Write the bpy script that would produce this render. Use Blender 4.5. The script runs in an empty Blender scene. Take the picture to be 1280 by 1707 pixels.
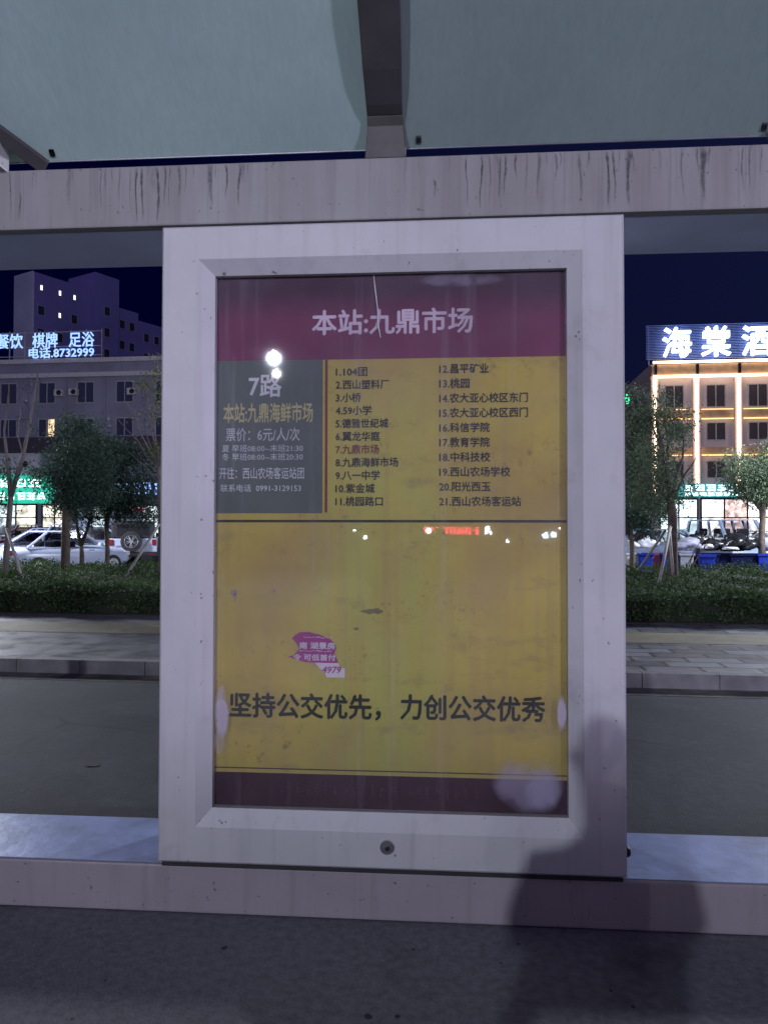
import bpy, bmesh, math, random
import numpy as np
from mathutils import Vector, Matrix
R = math.radians
S = bpy.context.scene
COL = S.collection
random.seed(7)
RNG = np.random.default_rng(11)

# ------------------------------------------------------------------ camera, sky, lamps, exposure
CAM = Vector((0.199, -2.84, 1.5))
cd = bpy.data.cameras.new('camera'); cam = bpy.data.objects.new('camera', cd); COL.objects.link(cam)
cd.sensor_fit = 'VERTICAL'; cd.sensor_height = 36.0; cd.lens = 36.0 * 1250 / 1707
cd.clip_end = 3000; cd.clip_start = 0.02
cam.matrix_world = Matrix.Translation(CAM) @ Matrix.Rotation(R(4.27), 4, 'Z') @ Matrix.Rotation(R(90 + 1.13), 4, 'X') @ Matrix.Rotation(R(0.077), 4, 'Z')
S.camera = cam
S.view_settings.view_transform = 'Standard'; S.view_settings.look = 'None'
S.view_settings.exposure = 0.0; S.view_settings.gamma = 1.0
S.cycles.use_denoising = True
S.cycles.max_bounces = 8; S.cycles.sample_clamp_indirect = 3.0
S.cycles.transparent_max_bounces = 16

def sky():
    w = bpy.data.worlds.new('World'); S.world = w; w.use_nodes = True
    nt = w.node_tree; nt.nodes.clear()
    out = nt.nodes.new('ShaderNodeOutputWorld'); bg = nt.nodes.new('ShaderNodeBackground')
    tc = nt.nodes.new('ShaderNodeTexCoord'); sp = nt.nodes.new('ShaderNodeSeparateXYZ')
    nt.links.new(tc.outputs['Generated'], sp.inputs[0])
    cr = nt.nodes.new('ShaderNodeValToRGB')          # city glow over the town behind the stop, navy over the far side
    mp = nt.nodes.new('ShaderNodeMapRange'); mp.inputs[1].default_value = -1; mp.inputs[2].default_value = 1
    nt.links.new(sp.outputs['Y'], mp.inputs[0]); nt.links.new(mp.outputs[0], cr.inputs[0])
    e = cr.color_ramp.elements
    e[0].position = 0.0; e[0].color = (0.135, 0.122, 0.240, 1)
    e[1].position = 0.62; e[1].color = (0.0003, 0.0004, 0.0150, 1)
    ex = nt.nodes.new('ShaderNodeMapRange'); ex.inputs[1].default_value = -.35; ex.inputs[2].default_value = .4
    nt.links.new(sp.outputs['X'], ex.inputs[0])
    mx = nt.nodes.new('ShaderNodeMix'); mx.data_type = 'RGBA'; mx.blend_type = 'ADD'
    nt.links.new(ex.outputs[0], mx.inputs[0]); nt.links.new(cr.outputs[0], mx.inputs[6])
    mx.inputs[7].default_value = (0.0045, 0.0065, 0.0160, 1)
    nt.links.new(mx.outputs[2], bg.inputs['Color']); bg.inputs['Strength'].default_value = 1.0
    nt.links.new(bg.outputs[0], out.inputs[0])
sky()

# ------------------------------------------------------------------ road-aligned frame (the street runs 2.4 degrees off the shelter)
PHI = R(-2.4)
UX, UY = math.cos(PHI), math.sin(PHI)
def W(u, v, z=0.0):
    return Vector((CAM.x + u * UX - v * UY, CAM.y + u * UY + v * UX, z))

# ------------------------------------------------------------------ materials
MATS = {}
def newmat(name):
    m = bpy.data.materials.new(name); m.use_nodes = True; MATS[name] = m
    return m, m.node_tree, m.node_tree.nodes['Principled BSDF']
def nd(nt, kind, **kw):
    n = nt.nodes.new('ShaderNode' + kind)
    for k, v in kw.items(): setattr(n, k, v)
    return n
def mixc(nt, fac, a, b, blend='MIX'):
    n = nd(nt, 'Mix', data_type='RGBA', blend_type=blend)
    for i, x in ((0, fac), (6, a), (7, b)):
        if hasattr(x, 'is_linked') or hasattr(x, 'links'): nt.links.new(x, n.inputs[i])
        elif i == 0: n.inputs[0].default_value = x
        else: n.inputs[i].default_value = (*x, 1) if len(x) == 3 else x
    return n.outputs[2]
def noise(nt, scale, detail=4, rough=.55, vec=None, stretch=None):
    n = nd(nt, 'TexNoise'); n.inputs['Scale'].default_value = scale
    n.inputs['Detail'].default_value = detail; n.inputs['Roughness'].default_value = rough
    if vec is None: vec = nd(nt, 'TexCoord').outputs['Object']
    if stretch:
        mp = nd(nt, 'Mapping'); mp.inputs['Scale'].default_value = stretch
        nt.links.new(vec, mp.inputs[0]); vec = mp.outputs[0]
    nt.links.new(vec, n.inputs['Vector'])
    return n.outputs['Fac']
def ramp(nt, fac, lo, hi, a=0.0, b=1.0):
    n = nd(nt, 'MapRange'); n.clamp = True
    n.inputs[1].default_value = lo; n.inputs[2].default_value = hi
    n.inputs[3].default_value = a; n.inputs[4].default_value = b
    nt.links.new(fac, n.inputs[0]); return n.outputs[0]
def math_(nt, op, a, b):
    n = nd(nt, 'Math', operation=op)
    for i, x in enumerate((a, b)):
        if hasattr(x, 'links'): nt.links.new(x, n.inputs[i])
        else: n.inputs[i].default_value = x
    return n.outputs[0]
def mat(name, c, rough=.6, spec=.4, metal=0.0, ns=6.0, var=.18, bump=0.0, bs=60.0, dirt=None, dscale=3.0, damt=(.5, .72)):
    m, nt, b = newmat(name)
    f = noise(nt, ns, 5)
    col = mixc(nt, ramp(nt, f, .3, .7), tuple(x * (1 - var) for x in c), tuple(min(1, x * (1 + var)) for x in c))
    if dirt:
        g = noise(nt, dscale, 6, .65)
        col = mixc(nt, ramp(nt, g, *damt), col, dirt)
    nt.links.new(col, b.inputs['Base Color'])
    b.inputs['Roughness'].default_value = rough; b.inputs['Metallic'].default_value = metal
    b.inputs['Specular IOR Level'].default_value = spec
    if bump:
        bn = nd(nt, 'Bump'); bn.inputs['Strength'].default_value = bump; bn.inputs['Distance'].default_value = .02
        nt.links.new(noise(nt, bs, 5), bn.inputs['Height']); nt.links.new(bn.outputs[0], b.inputs['Normal'])
    return m
def emit(name, c, strength, var=0.0, ns=2.0):
    m, nt, b = newmat(name)
    b.inputs['Base Color'].default_value = (*[x * .5 for x in c], 1)
    if var:
        col = mixc(nt, ramp(nt, noise(nt, ns, 3), .35, .65), tuple(x * (1 - var) for x in c), c)
        nt.links.new(col, b.inputs['Emission Color'])
    else: b.inputs['Emission Color'].default_value = (*c, 1)
    b.inputs['Emission Strength'].default_value = strength
    return m

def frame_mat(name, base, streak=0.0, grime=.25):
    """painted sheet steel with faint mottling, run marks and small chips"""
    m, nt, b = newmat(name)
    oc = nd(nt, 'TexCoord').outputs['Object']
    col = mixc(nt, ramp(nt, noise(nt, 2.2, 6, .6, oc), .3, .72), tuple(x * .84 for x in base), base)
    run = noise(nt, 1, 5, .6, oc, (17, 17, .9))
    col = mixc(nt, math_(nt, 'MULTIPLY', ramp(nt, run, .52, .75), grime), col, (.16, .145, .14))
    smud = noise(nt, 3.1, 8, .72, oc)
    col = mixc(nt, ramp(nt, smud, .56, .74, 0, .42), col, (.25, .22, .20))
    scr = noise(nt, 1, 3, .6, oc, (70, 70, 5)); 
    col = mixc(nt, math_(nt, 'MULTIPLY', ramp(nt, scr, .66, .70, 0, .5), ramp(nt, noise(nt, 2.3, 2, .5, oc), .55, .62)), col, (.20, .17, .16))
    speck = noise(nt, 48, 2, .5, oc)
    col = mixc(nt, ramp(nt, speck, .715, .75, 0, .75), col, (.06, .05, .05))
    if streak:
        sx = noise(nt, 1, 4, .75, oc, (26, 26, .35))
        cl = noise(nt, 2.6, 2, .5, oc, (1, 1, .05))
        ln = noise(nt, 1, 2, .5, oc, (22, 22, .1))
        sz = nd(nt, 'SeparateXYZ'); nt.links.new(oc, sz.inputs[0])
        top = ramp(nt, math_(nt, 'ADD', sz.outputs['Z'], math_(nt, 'MULTIPLY', ln, .46)), 2.90, 2.99)
        k = math_(nt, 'MULTIPLY', ramp(nt, sx, .53, .60), ramp(nt, cl, .36, .52))
        k = math_(nt, 'MULTIPLY', math_(nt, 'MULTIPLY', k, top), streak)
        col = mixc(nt, k, col, (.06, .052, .052))
        soft = math_(nt, 'MULTIPLY', ramp(nt, noise(nt, 1, 4, .6, oc, (9, 9, .4)), .42, .66), .55)
        col = mixc(nt, soft, col, (.20, .175, .165))
    nt.links.new(col, b.inputs['Base Color'])
    b.inputs['Roughness'].default_value = .42; b.inputs['Specular IOR Level'].default_value = .35
    bn = nd(nt, 'Bump'); bn.inputs['Strength'].default_value = .12; bn.inputs['Distance'].default_value = .01
    nt.links.new(noise(nt, 9, 3, .5, oc), bn.inputs['Height']); nt.links.new(bn.outputs[0], b.inputs['Normal'])
    return m

M_FRAME = frame_mat('white_frame_paint', (.54, .53, .53), 0, .22)
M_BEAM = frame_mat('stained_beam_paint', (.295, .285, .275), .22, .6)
M_PLINTH = frame_mat('worn_plinth_paint', (.35, .305, .32), 0, .4)
M_DARKGAP = mat('dark_gap', (.03, .028, .03), .8)
M_RIB = mat('rib_paint', (.070, .066, .066), .6, .25, ns=3, var=.3); M_STUB = mat('stub_paint', (.072, .068, .062), .5, ns=7, var=.3)
M_METAL = mat('bright_steel', (.5, .5, .52), .25, metal=1.0)
M_BLACKP = mat('black_plastic', (.015, .015, .018), .4)
M_RUBBER = mat('tyre_rubber', (.02, .02, .022), .75)
M_ASPH = mat('road_asphalt', (.056, .058, .070), .8, .25, ns=16, var=.20, bump=.22, bs=90, dirt=(.040, .040, .043), dscale=.75, damt=(.48, .70))
M_PAVE = mat('platform_asphalt', (.150, .150, .165), .75, .3, ns=30, var=.25, bump=.25, bs=90, dirt=(.075, .073, .080), dscale=1.6, damt=(.58, .75))
M_KERB = mat('kerb_granite', (.19, .185, .185), .7, ns=5, var=.25, bump=.2)
M_GROUND = mat('ground_earth', (.06, .057, .055), .9, ns=.3)
M_SOIL = mat('bed_soil', (.03, .028, .022), .95, ns=4)
M_LOT = mat('lot_asphalt', (.09, .09, .095), .6, ns=.6)

# ------------------------------------------------------------------ mesh helpers
class MB:
    def __init__(s): s.v = []; s.f = []; s.sm = False
    def add(s, vs, fs):
        o = len(s.v); s.v += [tuple(p) for p in vs]; s.f += [tuple(i + o for i in f) for f in fs]; return s
    def box(s, x0, x1, y0, y1, z0, z1):
        return s.add([(x0,y0,z0),(x1,y0,z0),(x1,y1,z0),(x0,y1,z0),(x0,y0,z1),(x1,y0,z1),(x1,y1,z1),(x0,y1,z1)],
                     [(0,3,2,1),(4,5,6,7),(0,1,5,4),(1,2,6,5),(2,3,7,6),(3,0,4,7)])
    def quad(s, a, b, c, d): return s.add([a, b, c, d], [(0, 1, 2, 3)])
    def prism(s, pts, axis, a, b):
        """extrude a 2-D outline along an axis between a and b"""
        n = len(pts)
        def P(p, t):
            return {'x': (t, p[0], p[1]), 'y': (p[0], t, p[1]), 'z': (p[0], p[1], t)}[axis]
        vs = [P(p, a) for p in pts] + [P(p, b) for p in pts]
        fs = [tuple(range(n))[::-1], tuple(range(n, 2 * n))] + [(i, (i + 1) % n, n + (i + 1) % n, n + i) for i in range(n)]
        return s.add(vs, fs)
    def tube(s, pts, rad, n=8, cap=True):
        pts = [Vector(p) for p in pts]
        if not hasattr(rad, '__len__'): rad = [rad] * len(pts)
        rings = []; up = Vector((.31, .17, .93))
        for i, p in enumerate(pts):
            d = (pts[min(i + 1, len(pts) - 1)] - pts[max(i - 1, 0)]).normalized()
            a = d.cross(up)
            if a.length < .05: a = d.cross(Vector((1, 0, 0)))
            a.normalize(); b = d.cross(a)
            rings.append([p + (a * math.cos(2 * math.pi * k / n) + b * math.sin(2 * math.pi * k / n)) * rad[i] for k in range(n)])
        o = [q for r in rings for q in r]; f = []
        for i in range(len(pts) - 1):
            for k in range(n):
                k2 = (k + 1) % n
                f.append((i * n + k, i * n + k2, (i + 1) * n + k2, (i + 1) * n + k))
        if cap: f += [tuple(range(n)), tuple(range((len(pts) - 1) * n, len(pts) * n))[::-1]]
        return s.add(o, f)
    def disc(s, c, r, axis='y', n=20, thick=.02):
        """a short cylinder centred at c"""
        p0, p1 = list(c), list(c); k = 'xyz'.index(axis); p0[k] -= thick / 2; p1[k] += thick / 2
        return s.tube([p0, p1], r, n)
    def blob(s, c, r, n=10, m=7, jit=.15, rs=None):
        rs = rs or random; vs = [(c[0], c[1], c[2] - r[2])]; 
        for j in range(1, m):
            th = math.pi * j / m - math.pi / 2
            for i in range(n):
                a = 2 * math.pi * i / n; k = 1 + rs.uniform(-jit, jit)
                vs.append((c[0] + r[0] * k * math.cos(th) * math.cos(a), c[1] + r[1] * k * math.cos(th) * math.sin(a), c[2] + r[2] * k * math.sin(th)))
        vs.append((c[0], c[1], c[2] + r[2])); f = []
        for i in range(n): f.append((0, 1 + (i + 1) % n, 1 + i))
        for j in range(m - 2):
            for i in range(n):
                a = 1 + j * n + i; b = 1 + j * n + (i + 1) % n
                f.append((a, b, b + n, a + n))
        t = len(vs) - 1; b = 1 + (m - 2) * n
        for i in range(n): f.append((b + i, b + (i + 1) % n, t))
        return s.add(vs, f)
    def build(s, name, m, parent=None, bevel=0.0, smooth=False, fix=True):
        me = bpy.data.meshes.new(name); me.from_pydata(s.v, [], s.f); me.materials.append(m)
        if fix or bevel:
            bm = bmesh.new(); bm.from_mesh(me)
            bmesh.ops.recalc_face_normals(bm, faces=bm.faces)
            if bevel:
                es = [e for e in bm.edges if len(e.link_faces) == 2 and e.calc_face_angle(0) > .5]
                bmesh.ops.bevel(bm, geom=es, offset=bevel, segments=2, affect='EDGES', profile=.6)
            bm.to_mesh(me); bm.free()
        if smooth:
            for p in me.polygons: p.use_smooth = True
        o = bpy.data.objects.new(name, me); COL.objects.link(o)
        if parent: o.parent = parent
        return o
def tag(o, label=None, cat=None, group=None, kind=None):
    if label: o['label'] = label
    if cat: o['category'] = cat
    if group: o['group'] = group
    if kind: o['kind'] = kind
    return o
def thing(name, label, cat, loc=(0, 0, 0), rz=0.0, group=None):
    o = bpy.data.objects.new(name, None); COL.objects.link(o); o.empty_display_size = .2
    o.location = loc; o.rotation_euler = (0, 0, rz)
    return tag(o, label, cat, group)
def dup(root, loc, rz, label, group=None):
    r = root.copy(); COL.objects.link(r); r.location = loc; r.rotation_euler = (0, 0, rz); r['label'] = label
    if group: r['group'] = group
    for ch in list(root.children):
        c = ch.copy(); COL.objects.link(c); c.parent = r
        for g in list(ch.children):
            d = g.copy(); COL.objects.link(d); d.parent = c
    return r
def struct(name, mb, m, road=True, **k):
    o = mb.build(name, m, **k); o['kind'] = 'structure'
    if road: o.location = (CAM.x, CAM.y, 0); o.rotation_euler = (0, 0, PHI)
    return o

_dg = None
def text_mesh(body, bold=0.0, extrude=0.0, shear=0.0):
    c = bpy.data.curves.new('lettering', 'FONT'); c.body = body; c.size = 1; c.resolution_u = 2
    c.extrude = extrude; c.shear = shear
    o = bpy.data.objects.new('lettering', c); COL.objects.link(o)
    bpy.context.view_layer.update()
    me = bpy.data.meshes.new_from_object(o.evaluated_get(bpy.context.evaluated_depsgraph_get()))
    bpy.data.objects.remove(o); bpy.data.curves.remove(c)
    n = len(me.vertices); co = np.empty(n * 3); me.vertices.foreach_get('co', co); co = co.reshape(-1, 3)
    fs = [tuple(p.vertices) for p in me.polygons]; bpy.data.meshes.remove(me)
    V = []; F = []                                   # heavier strokes: the same letters struck five times, a hair apart
    for k, (dx, dy) in enumerate(((0, 0), (1, .15), (-1, -.15), (.1, 1), (-.1, -1)) if bold else ((0, 0),)):
        V += [(x + dx * bold, y + dy * bold, z + (.0003 + .012 * bool(extrude)) * k) for x, y, z in co]; F += [tuple(i + k * n for i in f) for f in fs]
    out = bpy.data.meshes.new('lettering'); out.from_pydata(V, [], F); return out
def text(body, x0, x1, zc, h, y, m, parent, bold=.012, depth=0.0, name='lettering', label=None, tilt=0.0, shear=0.0):
    """a line of writing standing in the XZ plane: fitted to x0..x1, em height h, centred on zc"""
    me = text_mesh(body, bold, .5 if depth else 0, shear)
    n = len(me.vertices); co = np.empty(n * 3); me.vertices.foreach_get('co', co); co = co.reshape(-1, 3)
    lo, hi = co.min(0), co.max(0)
    out = np.empty_like(co)
    out[:, 0] = x0 + (co[:, 0] - lo[0]) / (hi[0] - lo[0]) * (x1 - x0)
    out[:, 2] = zc + (co[:, 1] - .38) * h / .92 + (out[:, 0] - (x0 + x1) / 2) * tilt
    out[:, 1] = y - (co[:, 2] * (depth or 1))
    me.vertices.foreach_set('co', out.ravel()); me.update()
    me.materials.clear(); me.materials.append(m)
    o = bpy.data.objects.new(name, me); COL.objects.link(o)
    if parent: o.parent = parent
    if label: o['label'] = label
    return o

# ================================================================== SETTING
struct('ground', MB().box(-700, 700, -700, 700, -.6, -.2), M_GROUND, False)
def worn_road(m):
    nt = m.node_tree; b = nt.nodes['Principled BSDF']; src = b.inputs['Base Color'].links[0].from_socket
    oc = nd(nt, 'TexCoord').outputs['Object']
    c = mixc(nt, ramp(nt, noise(nt, 1, 4, .6, oc, (.12, 1.1, 1)), .40, .66, 0, .55), src, (.030, .031, .036))       # wheel tracks
    c = mixc(nt, ramp(nt, noise(nt, .55, 6, .7, oc), .52, .66, 0, .5), c, (.095, .094, .102))                       # pale dusty patches
    vo = nd(nt, 'TexVoronoi', feature='DISTANCE_TO_EDGE'); vo.inputs['Scale'].default_value = .45; nt.links.new(oc, vo.inputs['Vector'])
    c = mixc(nt, math_(nt, 'MULTIPLY', ramp(nt, vo.outputs['Distance'], .004, .012, .7, 0), ramp(nt, noise(nt, .9, 3, .5, oc), .45, .6)), c, (.018, .018, .02))
    c = mixc(nt, ramp(nt, noise(nt, 70, 2, .5, oc), .66, .72, 0, .5), c, (.16, .16, .17))
    nt.links.new(c, b.inputs['Base Color'])
worn_road(M_ASPH)
struct('road', MB().quad((-90, 1.5, -.15), (90, 1.5, -.15), (90, 8.05, -.15), (-90, 8.05, -.15)), M_ASPH)
struct('platform_pavement', MB().box(-60, 60, -45, .56, -.19, 0), M_PAVE, False)
k = MB(); k2 = MB()
for i in range(-60, 60):
    a = i * .76 + .21
    k.box(a + .004, a + .756, 7.97, 8.12, -.19, .003)
struct('kerb', k, M_KERB, bevel=0)
struct('gutter_strip', MB().quad((-60, 7.62, -.1465), (60, 7.62, -.1465), (60, 7.969, -.1465), (-60, 7.969, -.1465)), mat('gutter_grit_lift', (.20, .185, .15), .9, ns=5, var=.35, dirt=(.07, .068, .065), dscale=2.2, damt=(.4, .62)))  # worn yellowish band, also kept pale to lift the shadow under the kerb
def paving_mat():
    m, nt, b = newmat('paving_tiles')
    oc = nd(nt, 'TexCoord').outputs['Object']
    br = nd(nt, 'TexBrick'); br.offset = .5; br.inputs['Scale'].default_value = 1.0
    br.inputs['Brick Width'].default_value = .6; br.inputs['Row Height'].default_value = .3
    br.inputs['Mortar Size'].default_value = .022; br.inputs['Mortar Smooth'].default_value = .1
    br.inputs['Color1'].default_value = (.13, .13, .14, 1); br.inputs['Color2'].default_value = (.33, .34, .38, 1)
    br.inputs['Mortar'].default_value = (.025, .025, .027, 1); br.inputs['Bias'].default_value = -.2
    mp = nd(nt, 'Mapping'); mp.inputs['Rotation'].default_value = (0, 0, R(0)); nt.links.new(oc, mp.inputs[0]); nt.links.new(mp.outputs[0], br.inputs['Vector'])
    sx_ = nd(nt, 'SeparateXYZ'); nt.links.new(oc, sx_.inputs[0]); wear = ramp(nt, sx_.outputs['X'], -3.0, .8, .85, .12)   # the left stretch is worn and dusty, the right swept clean
    col = mixc(nt, math_(nt, 'MULTIPLY', wear, ramp(nt, noise(nt, .5, 5, .6, oc), .3, .55, .6, 1)), br.outputs['Color'], (.17, .17, .175))
    col = mixc(nt, ramp(nt, noise(nt, 9, 4, .6, oc), .45, .75, 0, .35), col, (.09, .09, .09))
    nt.links.new(col, b.inputs['Base Color'])
    rg = ramp(nt, noise(nt, 2.5, 3, .6, oc), .35, .65, .34, .62); nt.links.new(rg, b.inputs['Roughness'])
    b.inputs['Specular IOR Level'].default_value = .5
    bn = nd(nt, 'Bump'); bn.inputs['Strength'].default_value = .6; bn.inputs['Distance'].default_value = .006
    nt.links.new(br.outputs['Fac'], bn.inputs['Height']); bn.invert = True; nt.links.new(bn.outputs[0], b.inputs['Normal'])
    return m
struct('pavement', MB().box(-60, 60, 8.12, 12.1, -.19, 0), paving_mat())
M_TACT = mat('tactile_yellow', (.23, .205, .13), .7, ns=4, var=.2, bump=.4, bs=40, dirt=(.13, .125, .11), dscale=1.3)
struct('tactile_strip', MB().quad((-60, 10.05, .004), (60, 10.05, .004), (60, 11.05, .004), (-60, 11.05, .004)), M_TACT)
struct('planting_bed', MB().box(-60, 60, 12.1, 18.0, -.19, .02), M_SOIL)
struct('parking_lot', MB().quad((-90, 18.0, -.15), (90, 18.0, -.15), (90, 64.9, -.15), (-90, 64.9, -.15)), M_LOT)

# stains on the road
def stain(u, v, r, seed):
    rs = random.Random(seed); b = MB(); n = 22
    b.add([(u + r[0] * math.cos(2 * math.pi * i / n) * rs.uniform(.6, 1.2), v + r[1] * math.sin(2 * math.pi * i / n) * rs.uniform(.6, 1.2), -.1455) for i in range(n)], [tuple(range(n))])
    return struct('road_stain', b, MATS['oil_stain'])
mat('oil_stain', (.045, .043, .045), .8)
stain(-1.83, 4.87, (.07, .1), 3); stain(-2.6, 4.95, (.06, .05), 8); stain(2.25, 5.1, (.1, .035), 5)

b = MB(); rs = random.Random(77)
for i in range(70):
    x = rs.uniform(-2.2, 2.2); y = rs.uniform(-2.4, -.02); r_ = rs.choice((.004, .005, .006, .008, .011)); n = 9
    b.add([(x + r_ * math.cos(2 * math.pi * j / n) * rs.uniform(.7, 1.3), y + r_ * 1.3 * math.sin(2 * math.pi * j / n) * rs.uniform(.7, 1.3), .0012) for j in range(n)], [tuple(range(n))])
o = struct('pavement_spots', b, mat('trodden_gum', (.035, .034, .037), .8), False)
# ================================================================== SHELTER
XL, XR = -4.2, 4.2
sh = thing('bus_shelter', 'grey bus stop shelter with stained white beam and glass roof over the route board', 'bus shelter', (0, 0, 0))
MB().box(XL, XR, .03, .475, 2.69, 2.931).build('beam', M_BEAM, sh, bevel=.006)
def drip_mat():
    m, nt, b = newmat('rain_drip'); at = nd(nt, 'Attribute', attribute_name='tone')
    b.inputs['Base Color'].default_value = (.06, .052, .055, 1); b.inputs['Roughness'].default_value = .7
    tr = nd(nt, 'BsdfTransparent'); mx = nd(nt, 'MixShader')
    nt.links.new(math_(nt, 'MULTIPLY', at.outputs['Fac'], ramp(nt, noise(nt, 60, 3), .25, .6, .35, 1)), mx.inputs[0])
    nt.links.new(tr.outputs[0], mx.inputs[1]); nt.links.new(b.outputs[0], mx.inputs[2]); nt.links.new(mx.outputs[0], nt.nodes['Material Output'].inputs[0]); return m
def drips():
    rs = random.Random(31); V = []; F = []; T = []
    L = [(20,.9,3,.5),(37,.8,4,.6),(60,.4,2,.4),(66,.35,2,.35),(84,.25,2,.3),(125,.7,9,.25),(131,.3,3,.3),(181,.75,3,.55),(188,.4,2,.4),(200,.3,3,.3),(213,.6,4,.35),(232,.8,2,.55),(243,1,4,.85),(253,.95,5,.8),(262,.3,2,.3),(274,.5,12,.22),(280,1,6,.95),(292,.7,3,.6),(300,.75,2,.7),(317,.6,5,.5),(328,.5,2,.6),(341,.25,2,.4),(372,.75,10,.55),(380,.3,2,.4),(398,.6,4,.8),(420,.75,5,.7),(427,.35,8,.35),(434,.3,2,.5),(478,.12,4,.5),
         (700,.6,2,.3),(722,.35,2,.35),(748,.5,4,.55),(772,.3,2,.4),(801,.9,3,.7),(824,.95,4,.9),(838,.85,3,.45),(852,.8,6,.3),(855,.9,2,.6),(863,.75,4,.75),(881,.45,4,.7),(898,.7,3,.35),(917,.85,6,.4),(931,.3,2,.4),(945,.5,4,.45),(953,.25,3,.6),(984,.9,6,.4),(997,.3,4,.6),(1028,.95,5,.9),(1038,.9,4,.75),(1046,.4,2,.4),(1061,.95,7,.8),(1068,.4,3,.5),(1110,.5,6,.2),(1146,.85,4,.45),(1170,.5,3,.5),(1179,.9,11,.75),(1187,.4,3,.5),(1240,.8,4,.5),(1251,.7,3,.5),(1268,.5,3,.35)]
    L += [(rs.uniform(-900, 0), rs.uniform(.2, .9), rs.uniform(2, 6), rs.uniform(.2, .7)) for _ in range(40)] + [(rs.uniform(1290, 2300), rs.uniform(.2, .9), rs.uniform(2, 6), rs.uniform(.2, .7)) for _ in range(45)]
    for px, ln, wd, al in L:
        x = -1.568 + px / 1280 * 2.988; w = wd * .00195; n = 9; ph_ = rs.uniform(0, 6); low = px in (748, 37) 
        for i in range(n):
            t = i / (n - 1); z = (2.927 if not low else 2.84) - ln * .232 * t * (1 if not low else .6)
            xx = x + .004 * math.sin(ph_ + 5 * t) * min(1, wd / 4) + .0015 * rs.uniform(-1, 1); ww = w * rs.uniform(.6, 1.25) * (1.25 - .55 * t)
            for k in (-1, -.4, .4, 1): V.append((xx + k * ww * .62, .0294, z)); T.append(0 if abs(k) == 1 else al * .8 * (min(1, 7 * t + .15) * (1 - t ** 3) if i < n - 1 else 0))
        o = len(V) - 4 * n
        for i in range(n - 1):
            for k in range(3): F.append((o + 4 * i + k, o + 4 * i + k + 1, o + 4 * i + 5 + k, o + 4 * i + 4 + k))
    me = bpy.data.meshes.new('rain_stain'); me.from_pydata(V, [], F); a_ = me.attributes.new('tone', 'FLOAT', 'POINT'); a_.data.foreach_set('value', T)
    me.materials.append(drip_mat()); o = bpy.data.objects.new('rain_stain', me); COL.objects.link(o); o.parent = beam
beam = [c for c in sh.children if c.name.startswith('beam')][0]
drips()
MB().box(XL, XR, .03, .475, 0.004, .187).build('plinth', M_PLINTH, sh, bevel=.008)
MB().box(XL, XR, .075, .471, 2.6865, 2.6895).build('lit_soffit', mat('soffit_lit_tint', (.62, .68, .86), .5, ns=3, var=.1), sh)  # paler, bluer sheet under the beam paints in light from below
MB().box(-.872, .872, .012, .40, .1897, .2088).build('shade_gap', M_DARKGAP, sh)  # dark filler box paints the shadow line under the frame
MB().box(XL, XR, .045, .471, .1875, .1895).build('lit_top_sheet', mat('plinth_top_blue_tint', (.37, .44, .70), .38, .5, ns=5, var=.2, bump=.15, bs=14, dirt=(.22, .23, .30), dscale=4, damt=(.5, .8)), sh)  # added sheet whose blue tint stands for bluish light on the plinth
for x in (XL + .08, XR - .08): MB().box(x - .08, x + .08, .12, .4, .187, 2.69).build('post', M_FRAME, sh, bevel=.006)
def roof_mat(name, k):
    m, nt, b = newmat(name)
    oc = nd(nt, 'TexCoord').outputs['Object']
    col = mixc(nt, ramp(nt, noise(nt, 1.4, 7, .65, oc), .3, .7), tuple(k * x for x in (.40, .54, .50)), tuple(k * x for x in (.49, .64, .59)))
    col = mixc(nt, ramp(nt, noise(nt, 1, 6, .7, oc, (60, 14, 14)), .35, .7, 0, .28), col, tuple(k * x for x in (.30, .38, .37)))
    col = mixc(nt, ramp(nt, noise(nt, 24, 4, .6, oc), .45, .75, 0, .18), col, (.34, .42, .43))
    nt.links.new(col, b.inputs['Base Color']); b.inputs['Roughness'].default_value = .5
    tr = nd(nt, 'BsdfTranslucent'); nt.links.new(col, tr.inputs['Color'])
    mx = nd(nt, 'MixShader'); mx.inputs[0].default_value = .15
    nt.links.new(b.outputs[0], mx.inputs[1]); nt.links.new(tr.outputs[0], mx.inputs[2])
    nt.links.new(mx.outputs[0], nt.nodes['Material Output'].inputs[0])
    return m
M_ROOF = roof_mat('frosted_roof_glass', 1.0); M_ROOFD = roof_mat('shaded_roof_glass', .62)  # right panels darker: light falling off to the right is in the colour
SL = 1.0
def roofz(y): return 3.0 - SL * (y - .1)
ribx = (-1.79, -.012, 1.80)
edges = [XL] + list(ribx) + [XR]
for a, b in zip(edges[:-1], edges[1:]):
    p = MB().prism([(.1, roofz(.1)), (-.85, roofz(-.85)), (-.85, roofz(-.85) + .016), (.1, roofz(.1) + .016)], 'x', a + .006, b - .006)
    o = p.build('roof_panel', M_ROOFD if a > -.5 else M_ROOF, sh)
    for x in ((-1.375,) if a < -1 and b < 1 else (.115, 1.425) if b < 2 and a > -1 else ()):
        c = MB().prism([(.083, roofz(.083) - .008), (.068, roofz(.068) - .008), (.068, roofz(.068) + .024), (.083, roofz(.083) + .024)], 'x', x - .010, x + .010)
        c.build('clip', M_BLACKP, o)
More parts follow.
